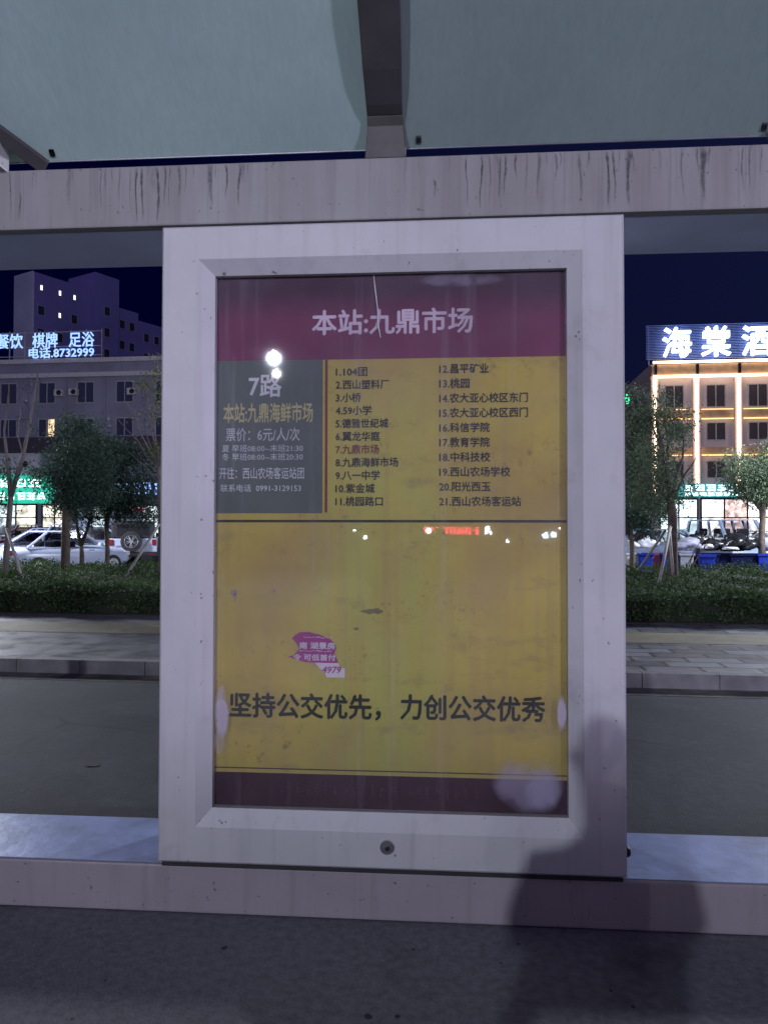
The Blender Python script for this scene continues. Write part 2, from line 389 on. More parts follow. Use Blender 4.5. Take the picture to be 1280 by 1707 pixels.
# edge strip that catches the light along the back rim of the glass
for a, b in zip(edges[:-1], edges[1:]):
    MB().box(a + .006, b - .006, .1005, .106, roofz(.1) - .004, roofz(.1) + .011).build('rim', M_METAL, sh)
def rib(x):
    """bracket: a paler stub standing on the beam, and a dark arm that sweeps up under the glass"""
    def sweep(name, prof, m):
        vs = []; f = []; n = len(prof)
        for (y, z, w, t) in prof: vs += [(x - w, y, z), (x + w, y, z), (x + w, y + t, z + t * .9), (x - w, y + t, z + t * .9)]
        for i in range(n - 1):
            for k in range(4): f.append((i * 4 + k, i * 4 + (k + 1) % 4, i * 4 + 4 + (k + 1) % 4, i * 4 + 4 + k))
        f += [(0, 1, 2, 3), tuple(range(n * 4 - 4, n * 4))[::-1]]
        return MB().add(vs, f).build(name, m, sh, bevel=.003)
    sweep('stub', [(.032, 2.9315, .080, .05), (.027, 2.98, .074, .04), (.014, 3.045, .069, .03), (-.006, 3.075, .068, .03)], M_STUB)
    sweep('rib', [(-.0065, 3.0755, .068, .03), (-.045, 3.095, .068, .03), (-.15, 3.165, .070, .045), (-.32, 3.31, .0725, .05), (-.55, 3.54, .073, .05), (-.83, 3.83, .072, .04)], M_RIB)
for x in ribx: rib(x)
MB().box(-1.86, -1.545, -.03, .06, 2.9335, 3.10).build('junction_box', M_FRAME, sh, bevel=.006)
for a, b_ in (((-1.395, .075, 2.965), (-1.69, -.10, 3.17)), ((1.44, .075, 2.965), (1.74, -.10, 3.17))):
    A = Vector(a); B = Vector(b_); d = (B - A).normalized(); w = d.cross(Vector((0, -.707, -.707))).normalized() * .03; t = Vector((0, -.707, -.707)) * .022
    MB().add([(p + q)[:] for p in (A, B) for q in (-w, w, w + t, t - w)], [(0,1,2,3),(4,7,6,5),(0,4,5,1),(1,5,6,2),(2,6,7,3),(3,7,4,0)]).build('brace', M_RIB, sh, bevel=.003)

# ================================================================== ROUTE BOARD
sg = thing('route_board', 'white framed bus route board with yellow and maroon timetable poster', 'bus stop sign', (0, 0, 0))
def ring(outer, inner, y0, y1):
    (ax, az, bx, bz), (cx, cz, dx, dz) = outer, inner
    o = [(ax, y0, az), (bx, y0, az), (bx, y0, bz), (ax, y0, bz)]; i = [(cx, y1, cz), (dx, y1, cz), (dx, y1, dz), (cx, y1, dz)]
    return o + i, [(k, (k + 1) % 4, 4 + (k + 1) % 4, 4 + k) for k in range(4)]
OUT = (-.885, .209, .885, 2.672); FAC = (-.738, .347, .731, 2.541); OPN = (-.681, .411, .678, 2.484)
b = MB()
r = .008
O2 = (OUT[0] + r, OUT[1] + r, OUT[2] - r, OUT[3] - r)
b.add(*ring(O2, FAC, 0, 0)); b.add(*ring(OUT, O2, r, 0)); b.add(*ring((FAC[0], FAC[1], FAC[2], FAC[3]), OPN, 0, .032)); b.add(*ring(OPN, OPN, .032, .075))
b.add(*ring(OUT, OUT, r, .42))
b.add([(OUT[0], .42, OUT[1]), (OUT[2], .42, OUT[1]), (OUT[2], .42, OUT[3]), (OUT[0], .42, OUT[3])], [(0, 1, 2, 3)])
frame = b.build('frame', M_FRAME, sg, fix=False)
bm = bmesh.new(); bm.from_mesh(frame.data); bmesh.ops.remove_doubles(bm, verts=bm.verts, dist=.0004)
bmesh.ops.recalc_face_normals(bm, faces=bm.faces); bm.to_mesh(frame.data); bm.free()
b = MB().disc((0, -.004, .296), .026, 'y', 24, .012); b.build('lock', M_METAL, frame, smooth=False)
b = MB().disc((0.002, -.0115, .293), .009, 'y', 16, .006); b.build('keyhole', M_BLACKP, frame)
b = MB().tube([(.8855, .05, .285), (.90, .05, .285), (.907, .05, .285)], [.019, .019, .012], 12); b.build('hinge_knuckle', M_BLACKP, frame, smooth=True)

# poster (printed sheet) : everything printed lies on it
def print_mat(name, c, stain=None, vr=.12, green=False, dark_top=False):
    m, nt, b = newmat(name)
    oc = nd(nt, 'TexCoord').outputs['Object']
    col = mixc(nt, ramp(nt, noise(nt, 2.0, 5, .6, oc), .3, .7), tuple(x * (1 - vr) for x in c), tuple(min(1, x * (1 + vr)) for x in c))
    if green:
        mp = nd(nt, 'Mapping'); mp.inputs['Location'].default_value = (.06, 0, -.62); mp.inputs['Scale'].default_value = (2.6, 0, .62)
        mp.vector_type = 'POINT'; nt.links.new(oc, mp.inputs[0])
        g = nd(nt, 'TexGradient', gradient_type='SPHERICAL'); nt.links.new(mp.outputs[0], g.inputs[0])
        gg = math_(nt, 'MULTIPLY', ramp(nt, g.outputs['Fac'], .05, .55), ramp(nt, noise(nt, 1, 4, .6, oc, (6, 6, 1.2)), .25, .6))
        col = mixc(nt, math_(nt, 'MULTIPLY', gg, .7), col, (.38, .43, .11))
        st = noise(nt, 1, 5, .65, oc, (26, 26, .8))
        col = mixc(nt, ramp(nt, st, .5, .8, 0, .4), col, (.30, .22, .12))
        sm = noise(nt, 5, 7, .72, oc, (1, 1, 2.4))
        col = mixc(nt, ramp(nt, sm, .55, .72, 0, .55), col, (.22, .18, .10))
        col = mixc(nt, ramp(nt, noise(nt, 1.6, 5, .6, oc), .45, .7, 0, .75), col, (.36, .25, .085))
        gr = noise(nt, 36, 5, .75, oc); band = ramp(nt, noise(nt, 2.4, 3, .5, oc, (1, 1, 3)), .50, .62)
        col = mixc(nt, math_(nt, 'MULTIPLY', ramp(nt, gr, .56, .66, 0, .6), band), col, (.16, .11, .07))
    if dark_top:                                             # the sheet turns darker towards its top edge, with a ragged border
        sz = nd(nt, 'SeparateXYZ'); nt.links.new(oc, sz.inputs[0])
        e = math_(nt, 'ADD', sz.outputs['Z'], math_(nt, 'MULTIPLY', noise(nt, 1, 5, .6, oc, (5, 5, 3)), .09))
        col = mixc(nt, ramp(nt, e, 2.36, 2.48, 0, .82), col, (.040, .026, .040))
    if stain:
        s = noise(nt, 1, 5, .65, oc, (14, 14, 1.6))
        col = mixc(nt, ramp(nt, s, .5, .8, 0, .5), col, stain)
    nt.links.new(col, b.inputs['Base Color']); b.inputs['Roughness'].default_value = .7; b.inputs['Specular IOR Level'].default_value = .2
    return m
M_YEL = print_mat('yellow_print', (.475, .38, .085), green=True)
M_MAR = print_mat('maroon_print', (.175, .038, .092), (.12, .035, .075), .18, dark_top=True)
M_FOOT = print_mat('dark_maroon_print', (.050, .013, .027), (.022, .010, .016), .2)
M_BLK = print_mat('slate_print', (.105, .128, .115), (.14, .16, .15))
M_INK = print_mat('ink_print', (.038, .034, .03), None, .4)
M_INKB = print_mat('slogan_ink', (.022, .030, .016), None, .4)
M_REDINK = print_mat('red_ink', (.19, .05, .045), None, .3)
M_WINK = print_mat('faded_white_ink', (.62, .52, .60), (.42, .3, .38), .3)
M_WINK2 = print_mat('white_ink', (.55, .56, .58), (.30, .33, .32), .3)
M_YINK = print_mat('yellow_ink', (.50, .46, .22), (.28, .27, .16), .3)
M_GHOST = print_mat('ghost_ink', (.085, .028, .045), (.05, .018, .03), .3)
YP = .064
po = MB().box(-.70, .693, YP, YP + .004, .39, 2.505).build('poster', M_YEL, sg); po.location = (.0018, 0, .0134); po.scale = (.9911, 1, .9911)
def pad(name, x0, x1, z0, z1, m, dy=.0012): return MB().box(x0, x1, YP - dy, YP - dy + .0006, z0, z1).build(name, m, po)
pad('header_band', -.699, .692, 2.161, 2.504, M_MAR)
pad('footer_band', -.699, .692, .391, .531, M_FOOT)
pad('route_block', -.695, -.263, 1.553, 2.1603, M_BLK)
pad('rule', -.699, .692, 1.517, 1.527, M_INK); pad('rule', -.699, .692, .546, .5505, M_INK)
pad('rule', -.2535, -.2435, 1.556, 2.160, M_REDINK)
YT = YP - .0016
text('本站:九鼎市场', -.307, .327, 2.308, .096, YT, M_WINK, po, .024, label='large faded white title on the maroon header')
text('7路', -.560, -.427, 2.061, .09, YT, M_WINK2, po, .02, label='white route number on the slate block')
text('本站:九鼎海鲜市场', -.662, -.301, 1.952, .075, YT, M_YINK, po, .022, label='yellow line on the slate block')
text('票价：6元/人/次', -.651, -.354, 1.866, .052, YT, M_WINK2, po, .008)
text('夏 早班08:00--末班21:30', -.666, -.341, 1.811, .028, YT, M_WINK2, po, .004)
text('冬 早班08:00--末班20:30', -.666, -.341, 1.777, .028, YT, M_WINK2, po, .004)
text('开往：西山农场客运站团', -.677, -.336, 1.712, .045, YT, M_WINK2, po, .008)
text('联系电话  0991-3129153', -.672, -.348, 1.653, .029, YT, M_WINK2, po, .006)
for i, (t, w) in enumerate([('1.104团', .125), ('2.西山塑料厂', .211), ('3.小桥', .10), ('4.59小学', .142), ('5.德雅世纪城', .208), ('6.翼龙华庭', .175), ('7.九鼎市场', .172), ('8.九鼎海鲜市场', .247), ('9.八一中学', .175), ('10.紫金城', .155), ('11.桃园路口', .187)]):
    text(t, -.211, -.211 + w, 2.112 - .0512 * i, .036, YT, M_REDINK if i == 6 else M_INK, po, .02, label='brick red stop name in the black list' if i == 6 else None)
for i, (t, w) in enumerate([('12.昌平矿业', .192), ('13.桃园', .118), ('14.农大亚心校区东门', .342), ('15.农大亚心校区西门', .342), ('16.科信学院', .195), ('17.教育学院', .195), ('18.中科技校', .197), ('19.西山农场学校', .274), ('20.阳光西玉', .198), ('21.西山农场客运站', .315)]):
    text(t, .196, .196 + w, 2.118 - .0576 * i, .037, YT, M_INK, po, .02)
text('坚持公交优先，', -.633, -.030, .796, .094, YT, M_INKB, po, .028, label='big dark slogan, first half')
text('力创公交优秀', .044, .602, .800, .094, YT, M_INKB, po, .028, label='big dark slogan, second half')
b = MB(); rs = random.Random(21); x = -.47
while x < .36:                                       # a washed-out line of small print, no longer readable
    for j in range(4):
        z = .470 + rs.uniform(-.016, .016); w = rs.uniform(.008, .022); xx = x + rs.uniform(0, .012)
        if rs.random() < .5: b.quad((xx, YT - .0002 * j, z), (xx + w, YT - .0002 * j, z), (xx + w, YT - .0002 * j, z + .004), (xx, YT - .0002 * j, z + .004))
        else: b.quad((xx, YT - .0002 * j, z - .010), (xx + .004, YT - .0002 * j, z - .010), (xx + .004, YT - .0002 * j, z + .012), (xx, YT - .0002 * j, z + .012))
    x += .036 if rs.random() < .85 else .075
b.build('faded_small_print', M_GHOST, po, fix=False)
# marks on the print with ragged outlines : worn pale scuffs, and dark smudges for a reflection
def print_mark(x, z, rx, rz, m, seed, name='print_mark', y=None, n=16):
    rs = random.Random(seed); b = MB(); yy = YP - .0016 if y is None else y
    b.add([(x + rx * math.cos(2 * math.pi * i / n) * rs.uniform(.55, 1.2), yy, z + rz * math.sin(2 * math.pi * i / n) * rs.uniform(.55, 1.2)) for i in range(n)], [tuple(range(n))])
    return b.build(name, m, po, fix=False)
M_SCUFF = mat('scuff_grey', (.30, .22, .2), .7); M_REFLDARK = mat('reflection_dark', (.17, .15, .07), .8)
print_mark(-.616, 1.238, .017, .015, M_SCUFF, 1); print_mark(-.611, 1.220, .006, .02, M_SCUFF, 2); print_mark(-.455, 1.246, .009, .008, M_SCUFF, 3)
print_mark(-.06, 1.170, .05, .013, M_REFLDARK, 4); print_mark(-.13, 1.10, .012, .007, M_REFLDARK, 5)  # dark smudges paint in a figure mirrored by the sheet

# acrylic sheet in front of the poster : clear, slightly dusty, slightly tilted back
def pane_mat():
    m, nt, b = newmat('dusty_acrylic'); nt.nodes.remove(b)
    oc = nd(nt, 'TexCoord').outputs['Object']
    tr = nd(nt, 'BsdfTransparent'); tr.inputs[0].default_value = (.93, .93, .93, 1)
    gl = nd(nt, 'BsdfGlossy'); gl.inputs['Roughness'].default_value = .02
    fr = nd(nt, 'Fresnel'); fr.inputs['IOR'].default_value = 1.49
    bn = nd(nt, 'Bump'); bn.inputs['Strength'].default_value = .05; bn.inputs['Distance'].default_value = .004
    nt.links.new(noise(nt, 3.0, 3, .5, oc), bn.inputs['Height'])
    nt.links.new(bn.outputs[0], gl.inputs['Normal'])
    mx = nd(nt, 'MixShader'); nt.links.new(fr.outputs[0], mx.inputs[0]); nt.links.new(tr.outputs[0], mx.inputs[1]); nt.links.new(gl.outputs[0], mx.inputs[2])
    df = nd(nt, 'BsdfDiffuse'); df.inputs[0].default_value = (.62, .58, .64, 1)
    dust = ramp(nt, noise(nt, 1.7, 6, .65, oc), .35, .75, .02, .10)
    run = ramp(nt, noise(nt, 1, 5, .6, oc, (16, 16, .6)), .55, .8, 0, .10)
    dust = math_(nt, 'ADD', dust, run)
    mx2 = nd(nt, 'MixShader'); nt.links.new(dust, mx2.inputs[0]); nt.links.new(mx.outputs[0], mx2.inputs[1]); nt.links.new(df.outputs[0], mx2.inputs[2])
    nt.links.new(mx2.outputs[0], nt.nodes['Material Output'].inputs[0])
    return m
M_PANE = pane_mat()
TILT = math.tan(R(.6))
def py_(z): return .0355 + (z - .4) * TILT
pn = MB().add([(-.684, py_(.409), .409), (.681, py_(.409), .409), (.681, py_(2.487), 2.487), (-.684, py_(2.487), 2.487)], [(0, 1, 2, 3)]).build('acrylic_pane', M_PANE, sg, fix=False)
M_SCR = mat('scratch_white', (.55, .5, .55), .5)
b = MB(); b.tube([(-.060, py_(2.49) - .001, 2.49), (-.052, py_(2.42) - .001, 2.42), (-.043, py_(2.35) - .001, 2.35), (-.040, py_(2.28) - .001, 2.28), (-.031, py_(2.235) - .001, 2.235)], [.0012, .0026, .002, .003, .0012], 6)
b.build('scratch', M_SCR, pn)
def veil_mat(name, c, a):
    m, nt, b = newmat(name); nt.nodes.remove(b)
    oc = nd(nt, 'TexCoord').outputs['Generated']
    mp = nd(nt, 'Mapping'); mp.inputs['Location'].default_value = (-1, 0, -1); mp.inputs['Scale'].default_value = (2, 0, 2); nt.links.new(oc, mp.inputs[0])
    g = nd(nt, 'TexGradient', gradient_type='SPHERICAL'); nt.links.new(mp.outputs[0], g.inputs[0])
    nz = noise(nt, 7, 5, .6, nd(nt, 'TexCoord').outputs['Object'])
    f = math_(nt, 'MULTIPLY', ramp(nt, math_(nt, 'MULTIPLY', g.outputs['Fac'], ramp(nt, nz, .28, .62, .1, 1.5)), .08, .42), a)
    tr = nd(nt, 'BsdfTransparent'); df = nd(nt, 'BsdfDiffuse'); df.inputs[0].default_value = (*c, 1)
    mx = nd(nt, 'MixShader'); nt.links.new(f, mx.inputs[0]); nt.links.new(tr.outputs[0], mx.inputs[1]); nt.links.new(df.outputs[0], mx.inputs[2])
    nt.links.new(mx.outputs[0], nt.nodes['Material Output'].inputs[0]); return m
M_FILM_SHEEN = veil_mat('film_patch', (.50, .45, .58), .36)
def patch(x0, x1, z0, z1, m):
    """a pale spot on the film, fading out to its rim"""
    patch.n = getattr(patch, 'n', 0) + 1; yy = py_((z0 + z1) / 2) - .002 - .0004 * patch.n
    MB().add([(x0, yy, z0), (x1, yy, z0), (x1, yy, z1), (x0, yy, z1)], [(0, 1, 2, 3)]).build('film_patch', m, pn, fix=False)
M_HAZE1 = veil_mat('pale_film_spot', (.55, .50, .60), .62); M_HAZE2 = veil_mat('faint_film_spot', (.48, .43, .55), .22)
patch(-.681, -.610, .66, .90, M_HAZE1); patch(-.681, -.63, .60, .72, M_HAZE2)
patch(.38, .676, .412, .66, M_FILM_SHEEN); patch(.50, .66, .414, .60, M_FILM_SHEEN); patch(.53, .64, .43, .56, M_FILM_SHEEN)  # pale veils paint in the reflection off the wrinkled film
patch(.10, .46, 2.42, 2.486, M_HAZE2); patch(.635, .676, .72, .88, M_HAZE1)

# torn sticker on the poster
st = thing('torn_sticker', 'torn purple and white paper sticker stuck on the yellow poster', 'sticker', (-.2757, YP - .003, .9946)); st.scale = (.9911, 1, .9911)
M_PUR = print_mat('purple_paper', (.33, .05, .22), (.24, .05, .17), .3); M_WPAP = print_mat('white_paper', (.62, .56, .62), None, .08)
def flat(pts, name, m, y, parent):
    return MB().add([(x + .28, y, z - .99) for x, z in pts], [tuple(range(len(pts)))]).build(name, m, parent, fix=False)
flat([(-.37,1.072),(-.352,1.084),(-.315,1.086),(-.272,1.076),(-.232,1.06),(-.21,1.040),(-.207,1.022),(-.214,1.005),(-.205,.985),(-.198,.968),(-.208,.966),(-.290,.9655),(-.33,.968),(-.352,.974),(-.398,.988),(-.374,.994),(-.362,1.008),(-.352,1.02),(-.366,1.045),(-.382,1.06)], 'purple_paper', M_PUR, 0, st)
flat([(-.290,.9658),(-.198,.9655),(-.190,.948),(-.172,.946),(-.172,.909),(-.244,.909),(-.252,.925),(-.272,.945)], 'white_paper', M_WPAP, -.0004, st)
text('南 湖景房', -.352 + .28, -.21 + .28, 1.033 - .99, .026, -.0008, M_WPAP, st, .028)
text('令 可低首付', -.376 + .28, -.208 + .28, .987 - .99, .024, -.0008, M_WPAP, st, .028)
b = MB(); rs = random.Random(12)
for zz, xa, xb in ((1.064, -.335, -.225), (1.0105, -.352, -.222)):
    x = xa
    while x < xb:
        w = rs.uniform(.003, .010); z = zz - .99 + rs.uniform(-.002, .002); b.quad((x + .28, -.0009, z), (x + .28 + w, -.0009, z + rs.uniform(-.002, .002)), (x + .28 + w, -.0009, z + .0028), (x + .28, -.0009, z + .0022)); x += w + rs.uniform(.001, .005)
b.build('lettering', M_WPAP, st, fix=False)
text('4979', -.262 + .28, -.186 + .28, .941 - .99, .034, -.0012, M_PUR, st, .02, shear=.2)

# ================================================================== LAMPS
M_LAMPPOLE = mat('galvanised_pole', (.32, .32, .33), .45, metal=.6)
M_LENS = emit('lamp_lens', (1, .95, .98), 260)
def street_lamp(loc, rz, h, label, power, color, soft=.12, ls=1.0):
    t = thing('street_lamp', label, 'street lamp', (loc[0], loc[1], -.15), rz, 'lit street lamps along the road')
    MB().tube([(1.6, 0, 0), (1.6, 0, h * .55), (1.6, 0, h + .25)], [.10, .08, .06], 12).build('pole', M_LAMPPOLE, t, smooth=True)
    MB().tube([(1.6, 0, h + .22), (.9, 0, h + .42), (.25, 0, h + .38)], [.04, .035, .03], 8).build('arm', M_LAMPPOLE, t, smooth=True)
    hd = MB().prism([(-.32, h + .28), (.30, h + .33), (.26, h + .44), (-.2, h + .40)], 'y', -.14, .14).build('lamp_head', M_LAMPPOLE, t, bevel=.02)
    MB().blob((0, 0, h + .20), (.10 * ls, .09 * ls, .08 * ls), 12, 8, 0).build('lens', M_LENS, hd, smooth=True)
    ld = bpy.data.lights.new('lamp_light', 'POINT'); ld.energy = power; ld.color = color; ld.shadow_soft_size = soft
    lo = bpy.data.objects.new('lamp_light', ld); COL.objects.link(lo); lo.parent = t; lo.location = (0, 0, h + .02)
    return t
street_lamp((-5.3, -21.4), R(200), 7.66, 'lit street lamp behind the stop whose glare shows in the board', 6900, (.74, .80, 1.0), .15)
street_lamp((13.0, -17.0), R(-30), 6.1, 'lit street lamp on the pavement behind the stop, farther right', 8000, (.74, .68, 1.0), .55)  # fill lamp added out of view to lift the board's shaded side
street_lamp((-9.1, -39.0), R(200), 11.2, 'far small lit street lamp straight behind the nearer one', 2500, (.9, .9, 1.0), .12, .8)
p = W(-17.5, 20.6); street_lamp((p.x, p.y), R(180) + PHI, 6.4, 'lit street lamp at the left end of the hedge, outside the picture', 8000, (.86, .90, 1.0), .8)
p = W(12.5, 20.2); street_lamp((p.x, p.y), PHI, 6.4, 'lit street lamp at the right end of the hedge, outside the picture', 9200, (.80, .87, 1.0), .8)

# shop across the pavement behind the stop, seen mirrored in the board
sp_ = thing('shop_building', 'dark shop front with a red lit running-text sign behind the stop', 'shop', (1.2, -34.2, -.15), R(180))
M_DKWALL = mat('dark_wall', (.06, .058, .065), .8)
MB().box(-11, 11, 0, 8, 0, 5.0).build('wall', M_DKWALL, sp_)
M_REDLED = emit('red_led', (1, .03, .09), 60); M_WLED = emit('white_led', (.95, .97, 1), 70); M_BLED = emit('blue_led', (.55, .75, 1), 60)
# mirrored by the board, so it only shows as a short red line
hb = MB().box(-1.0, 1.75, -.12, -.003, 1.90, 2.45).build('sign_box', M_BLACKP, sp_)
b = MB(); rs = random.Random(4)
for i in range(15):
    x = -.86 + i * .178
    for j in range(4):
        if rs.random() < .8: b.box(x + rs.uniform(0, .03), x + rs.uniform(.10, .16), -.135, -.122, 2.03 + j * .085, 2.03 + j * .085 + rs.uniform(.045, .065))
    if rs.random() < .8: b.box(x + .05, x + .075, -.140, -.136, 2.03, 2.36)
b.build('red_lettering', M_REDLED, hb)
for (x, z, r_, mm) in ((1.55, 2.18, .13, M_WLED), (-1.3, 2.30, .12, M_WLED), (-1.22, 2.12, .08, M_WLED), (-1.45, 2.11, .07, M_WLED), (4.7, 1.85, .09, M_WLED), (5.2, 2.15, .06, M_WLED), (-4.1, 1.95, .16, M_BLED), (-4.5, 2.0, .14, M_BLED), (-2.3, 1.7, .08, M_WLED), (-4.8, 2.3, .05, M_WLED)):
    MB().blob((x, -.02 - r_, z), (r_, r_, r_), 10, 7, 0).build('bulb', mm, sp_, smooth=True)

# ================================================================== VEGETATION
def leaf_mat(name, c1, c2, rough=.7):
    m, nt, b = newmat(name)
    at = nd(nt, 'Attribute', attribute_name='tone')
    col = mixc(nt, at.outputs['Fac'], c1, c2)
    nt.links.new(col, b.inputs['Base Color']); b.inputs['Roughness'].default_value = rough; b.inputs['Specular IOR Level'].default_value = .12
    tr = nd(nt, 'BsdfTranslucent'); nt.links.new(col, tr.inputs[0])
    mx = nd(nt, 'MixShader'); mx.inputs[0].default_value = .22
    nt.links.new(b.outputs[0], mx.inputs[1]); nt.links.new(tr.outputs[0], mx.inputs[2]); nt.links.new(mx.outputs[0], nt.nodes['Material Output'].inputs[0])
    return m
def leaves(name, P, D, L, Wd, tone, m, parent=None):
    """one mesh of diamond leaves: centres P, long axes D, lengths L, widths Wd"""
    n = len(P); D = D / np.linalg.norm(D, axis=1, keepdims=True)
    q = RNG.normal(size=(n, 3)); s = np.cross(D, q); s /= np.linalg.norm(s, axis=1, keepdims=True)
    L = np.asarray(L)[:, None]; Wd = np.asarray(Wd)[:, None]
    V = np.stack([P - D * L * .5, P + s * Wd * .5 - D * L * .05, P + D * L * .5, P - s * Wd * .5 - D * L * .05], 1).reshape(-1, 3)
    me = bpy.data.meshes.new(name); me.vertices.add(n * 4); me.vertices.foreach_set('co', V.ravel())
    me.loops.add(n * 4); me.loops.foreach_set('vertex_index', np.arange(n * 4, dtype=np.int32))
    me.polygons.add(n); me.polygons.foreach_set('loop_start', np.arange(0, n * 4, 4, dtype=np.int32)); me.polygons.foreach_set('loop_total', np.full(n, 4, dtype=np.int32))
    me.update(calc_edges=True)
    at = me.attributes.new('tone', 'FLOAT', 'FACE'); at.data.foreach_set('value', np.clip(tone, 0, 1).astype(np.float32))
    me.materials.append(m)
    o = bpy.data.objects.new(name, me); COL.objects.link(o)
    if parent: o.parent = parent
    return o
M_HEDGE = leaf_mat('hedge_leaf', (.026, .050, .020), (.10, .165, .064))
M_ELM = leaf_mat('dark_leaf', (.024, .046, .036), (.080, .13, .092))
M_WIL = leaf_mat('grey_green_leaf', (.055, .080, .048), (.17, .22, .135))
M_PALE = leaf_mat('pale_leaf', (.06, .08, .03), (.19, .22, .11))
M_BARK = mat('bark', (.12, .095, .075), .85, ns=9, var=.4, bump=.6, bs=30, dirt=(.06, .045, .035), dscale=12)
M_BARKG = mat('grey_bark', (.17, .155, .14), .85, ns=9, var=.35, bump=.5, bs=30, dirt=(.12, .1, .085), dscale=9)
M_WOOD = mat('stake_wood', (.36, .34, .31), .8, ns=8, var=.3)
M_WASH = mat('lime_wash', (.55, .54, .53), .8, ns=7, var=.2)

def hedge():
    h = thing('hedge', 'long clipped green hedge running along the far pavement', 'hedge', (CAM.x, CAM.y, 0), PHI)
    u0, u1, v0, v1 = -17.0, 11.0, 12.12, 17.4
    def top(u, v): return .46 + .034 * (v - 12) + .05 * np.sin(u * 1.7 + v) * np.sin(v * 2.1 + .6 * u) + .03 * np.sin(u * 5.1 + 2 * v)
    nu, nv = 140, 22; us = np.linspace(u0 + .05, u1, nu); vs = np.linspace(v0 + .10, v1 - .1, nv)
    b = MB(); V = []; F = []
    for j in range(nv):
        for i in range(nu):
            z = float(top(us[i], vs[j])) - .09; V.append((us[i], vs[j], z))
    for j in range(nv - 1):
        for i in range(nu - 1): a = j * nu + i; F.append((a, a + 1, a + nu + 1, a + nu))
    o = len(V)
    for i in range(nu): V.append((us[i], v0 + .10, .01))
    for i in range(nu - 1): F.append((i, o + i, o + i + 1, i + 1))
    b.add(V, F); b.build('branch_mass', MATS['hedge_core'], h, fix=False)
    # top leaves
    n = 62000; u = RNG.uniform(u0, u1, n); v = v0 + (v1 - v0) * RNG.uniform(0, 1, n) ** 1.25
    z = top(u, v) + RNG.normal(0, .035, n) - .01
    P1 = np.stack([u, v, z], 1); D1 = np.stack([RNG.normal(0, .6, n), RNG.normal(0, .6, n), RNG.uniform(.2, 1.2, n)], 1)
    m_ = 30000; u = RNG.uniform(u0, u1, m_); z = RNG.uniform(0, 1, m_) ** .85
    v = v0 + .02 + np.abs(RNG.normal(0, .05, m_)) + .06 * np.sin(u * 2.3) ** 2 + .05 * np.sin(u * 6 + z * 9) * .5
    z = .02 + z * top(u, v)
    P2 = np.stack([u, v, z], 1); D2 = np.stack([RNG.normal(0, .8, m_), RNG.normal(-.5, .5, m_), RNG.normal(.3, .6, m_)], 1)
    P = np.concatenate([P1, P2]); D = np.concatenate([D1, D2]); N = len(P)
    tone = RNG.beta(1.6, 2.2, N)
    tone += .25 * np.sin(P[:, 0] * 3.1 + P[:, 1] * 2) * np.sin(P[:, 0] * 1.3 - P[:, 2] * 7)
    leaves('foliage', P, D, RNG.uniform(.035, .085, N), RNG.uniform(.018, .04, N), tone, M_HEDGE, h)
mat('hedge_core', (.016, .022, .010), .9)
hedge()

def crown_pts(blobs, seed):
    """leaf centres in clumps through the volume of several ellipsoids"""
    rg = np.random.default_rng(seed); PP = []; TT = []
    for (cx, cy, cz, rx, ry, rz, clumps, per, cr) in blobs:
        d = rg.normal(size=(clumps, 3)); d /= np.linalg.norm(d, axis=1, keepdims=True)
        rad = rg.uniform(.25, 1.0, clumps) ** .6
        c = d * rad[:, None] * np.array([rx, ry, rz]) + np.array([cx, cy, cz])
        p = np.repeat(c, per, 0) + rg.normal(size=(clumps * per, 3)) * cr * np.array([1, 1, .8])
        t = np.repeat(rg.uniform(0, 1, clumps), per) * .6 + rg.uniform(0, .5, clumps * per)
        PP.append(p); TT.append(t)
    return np.concatenate(PP), np.concatenate(TT)
def tree(name, label, u, v, trunk, trad, limbs, blobs, lm, bark, leaf=(.05, .11), droop=.3, seed=1, z0=0.0, group='trees in the planting strip', lw=.45):
    t = thing(name, label, 'tree', W(u, v, z0), PHI, group)
    b = MB(); b.tube(trunk, trad, 9); b.build('trunk', bark, t, smooth=True)
    for L in limbs:
        n = len(L); r0 = L[0][3] if len(L[0]) > 3 else .04
        b = MB(); b.tube([p[:3] for p in L], [max(.006, r0 * (1 - .8 * i / (n - 1))) for i in range(n)], 7)
        b.build('limb', bark, t, smooth=True)
    if blobs:
        P, T = crown_pts(blobs, seed); n = len(P)
        D = RNG.normal(size=(n, 3)) + np.array([0, 0, -droop])
        leaves('crown', P, D, RNG.uniform(*leaf, n), RNG.uniform(leaf[0] * lw, leaf[1] * lw, n), T, lm, t)
    return t
def spray(base, ends, r0, seed, sag=.1):
    rs = random.Random(seed); out = []
    for e in ends:
        b = Vector(base); e = Vector(e); pts = []
        for k in range(5):
            s = k / 4; p = b.lerp(e, s); p += Vector((rs.uniform(-.05, .05), rs.uniform(-.05, .05), math.sin(s * math.pi) * sag)) * (0 < k < 4)
            pts.append((p.x, p.y, p.z, r0))
        out.append(pts)
    return out
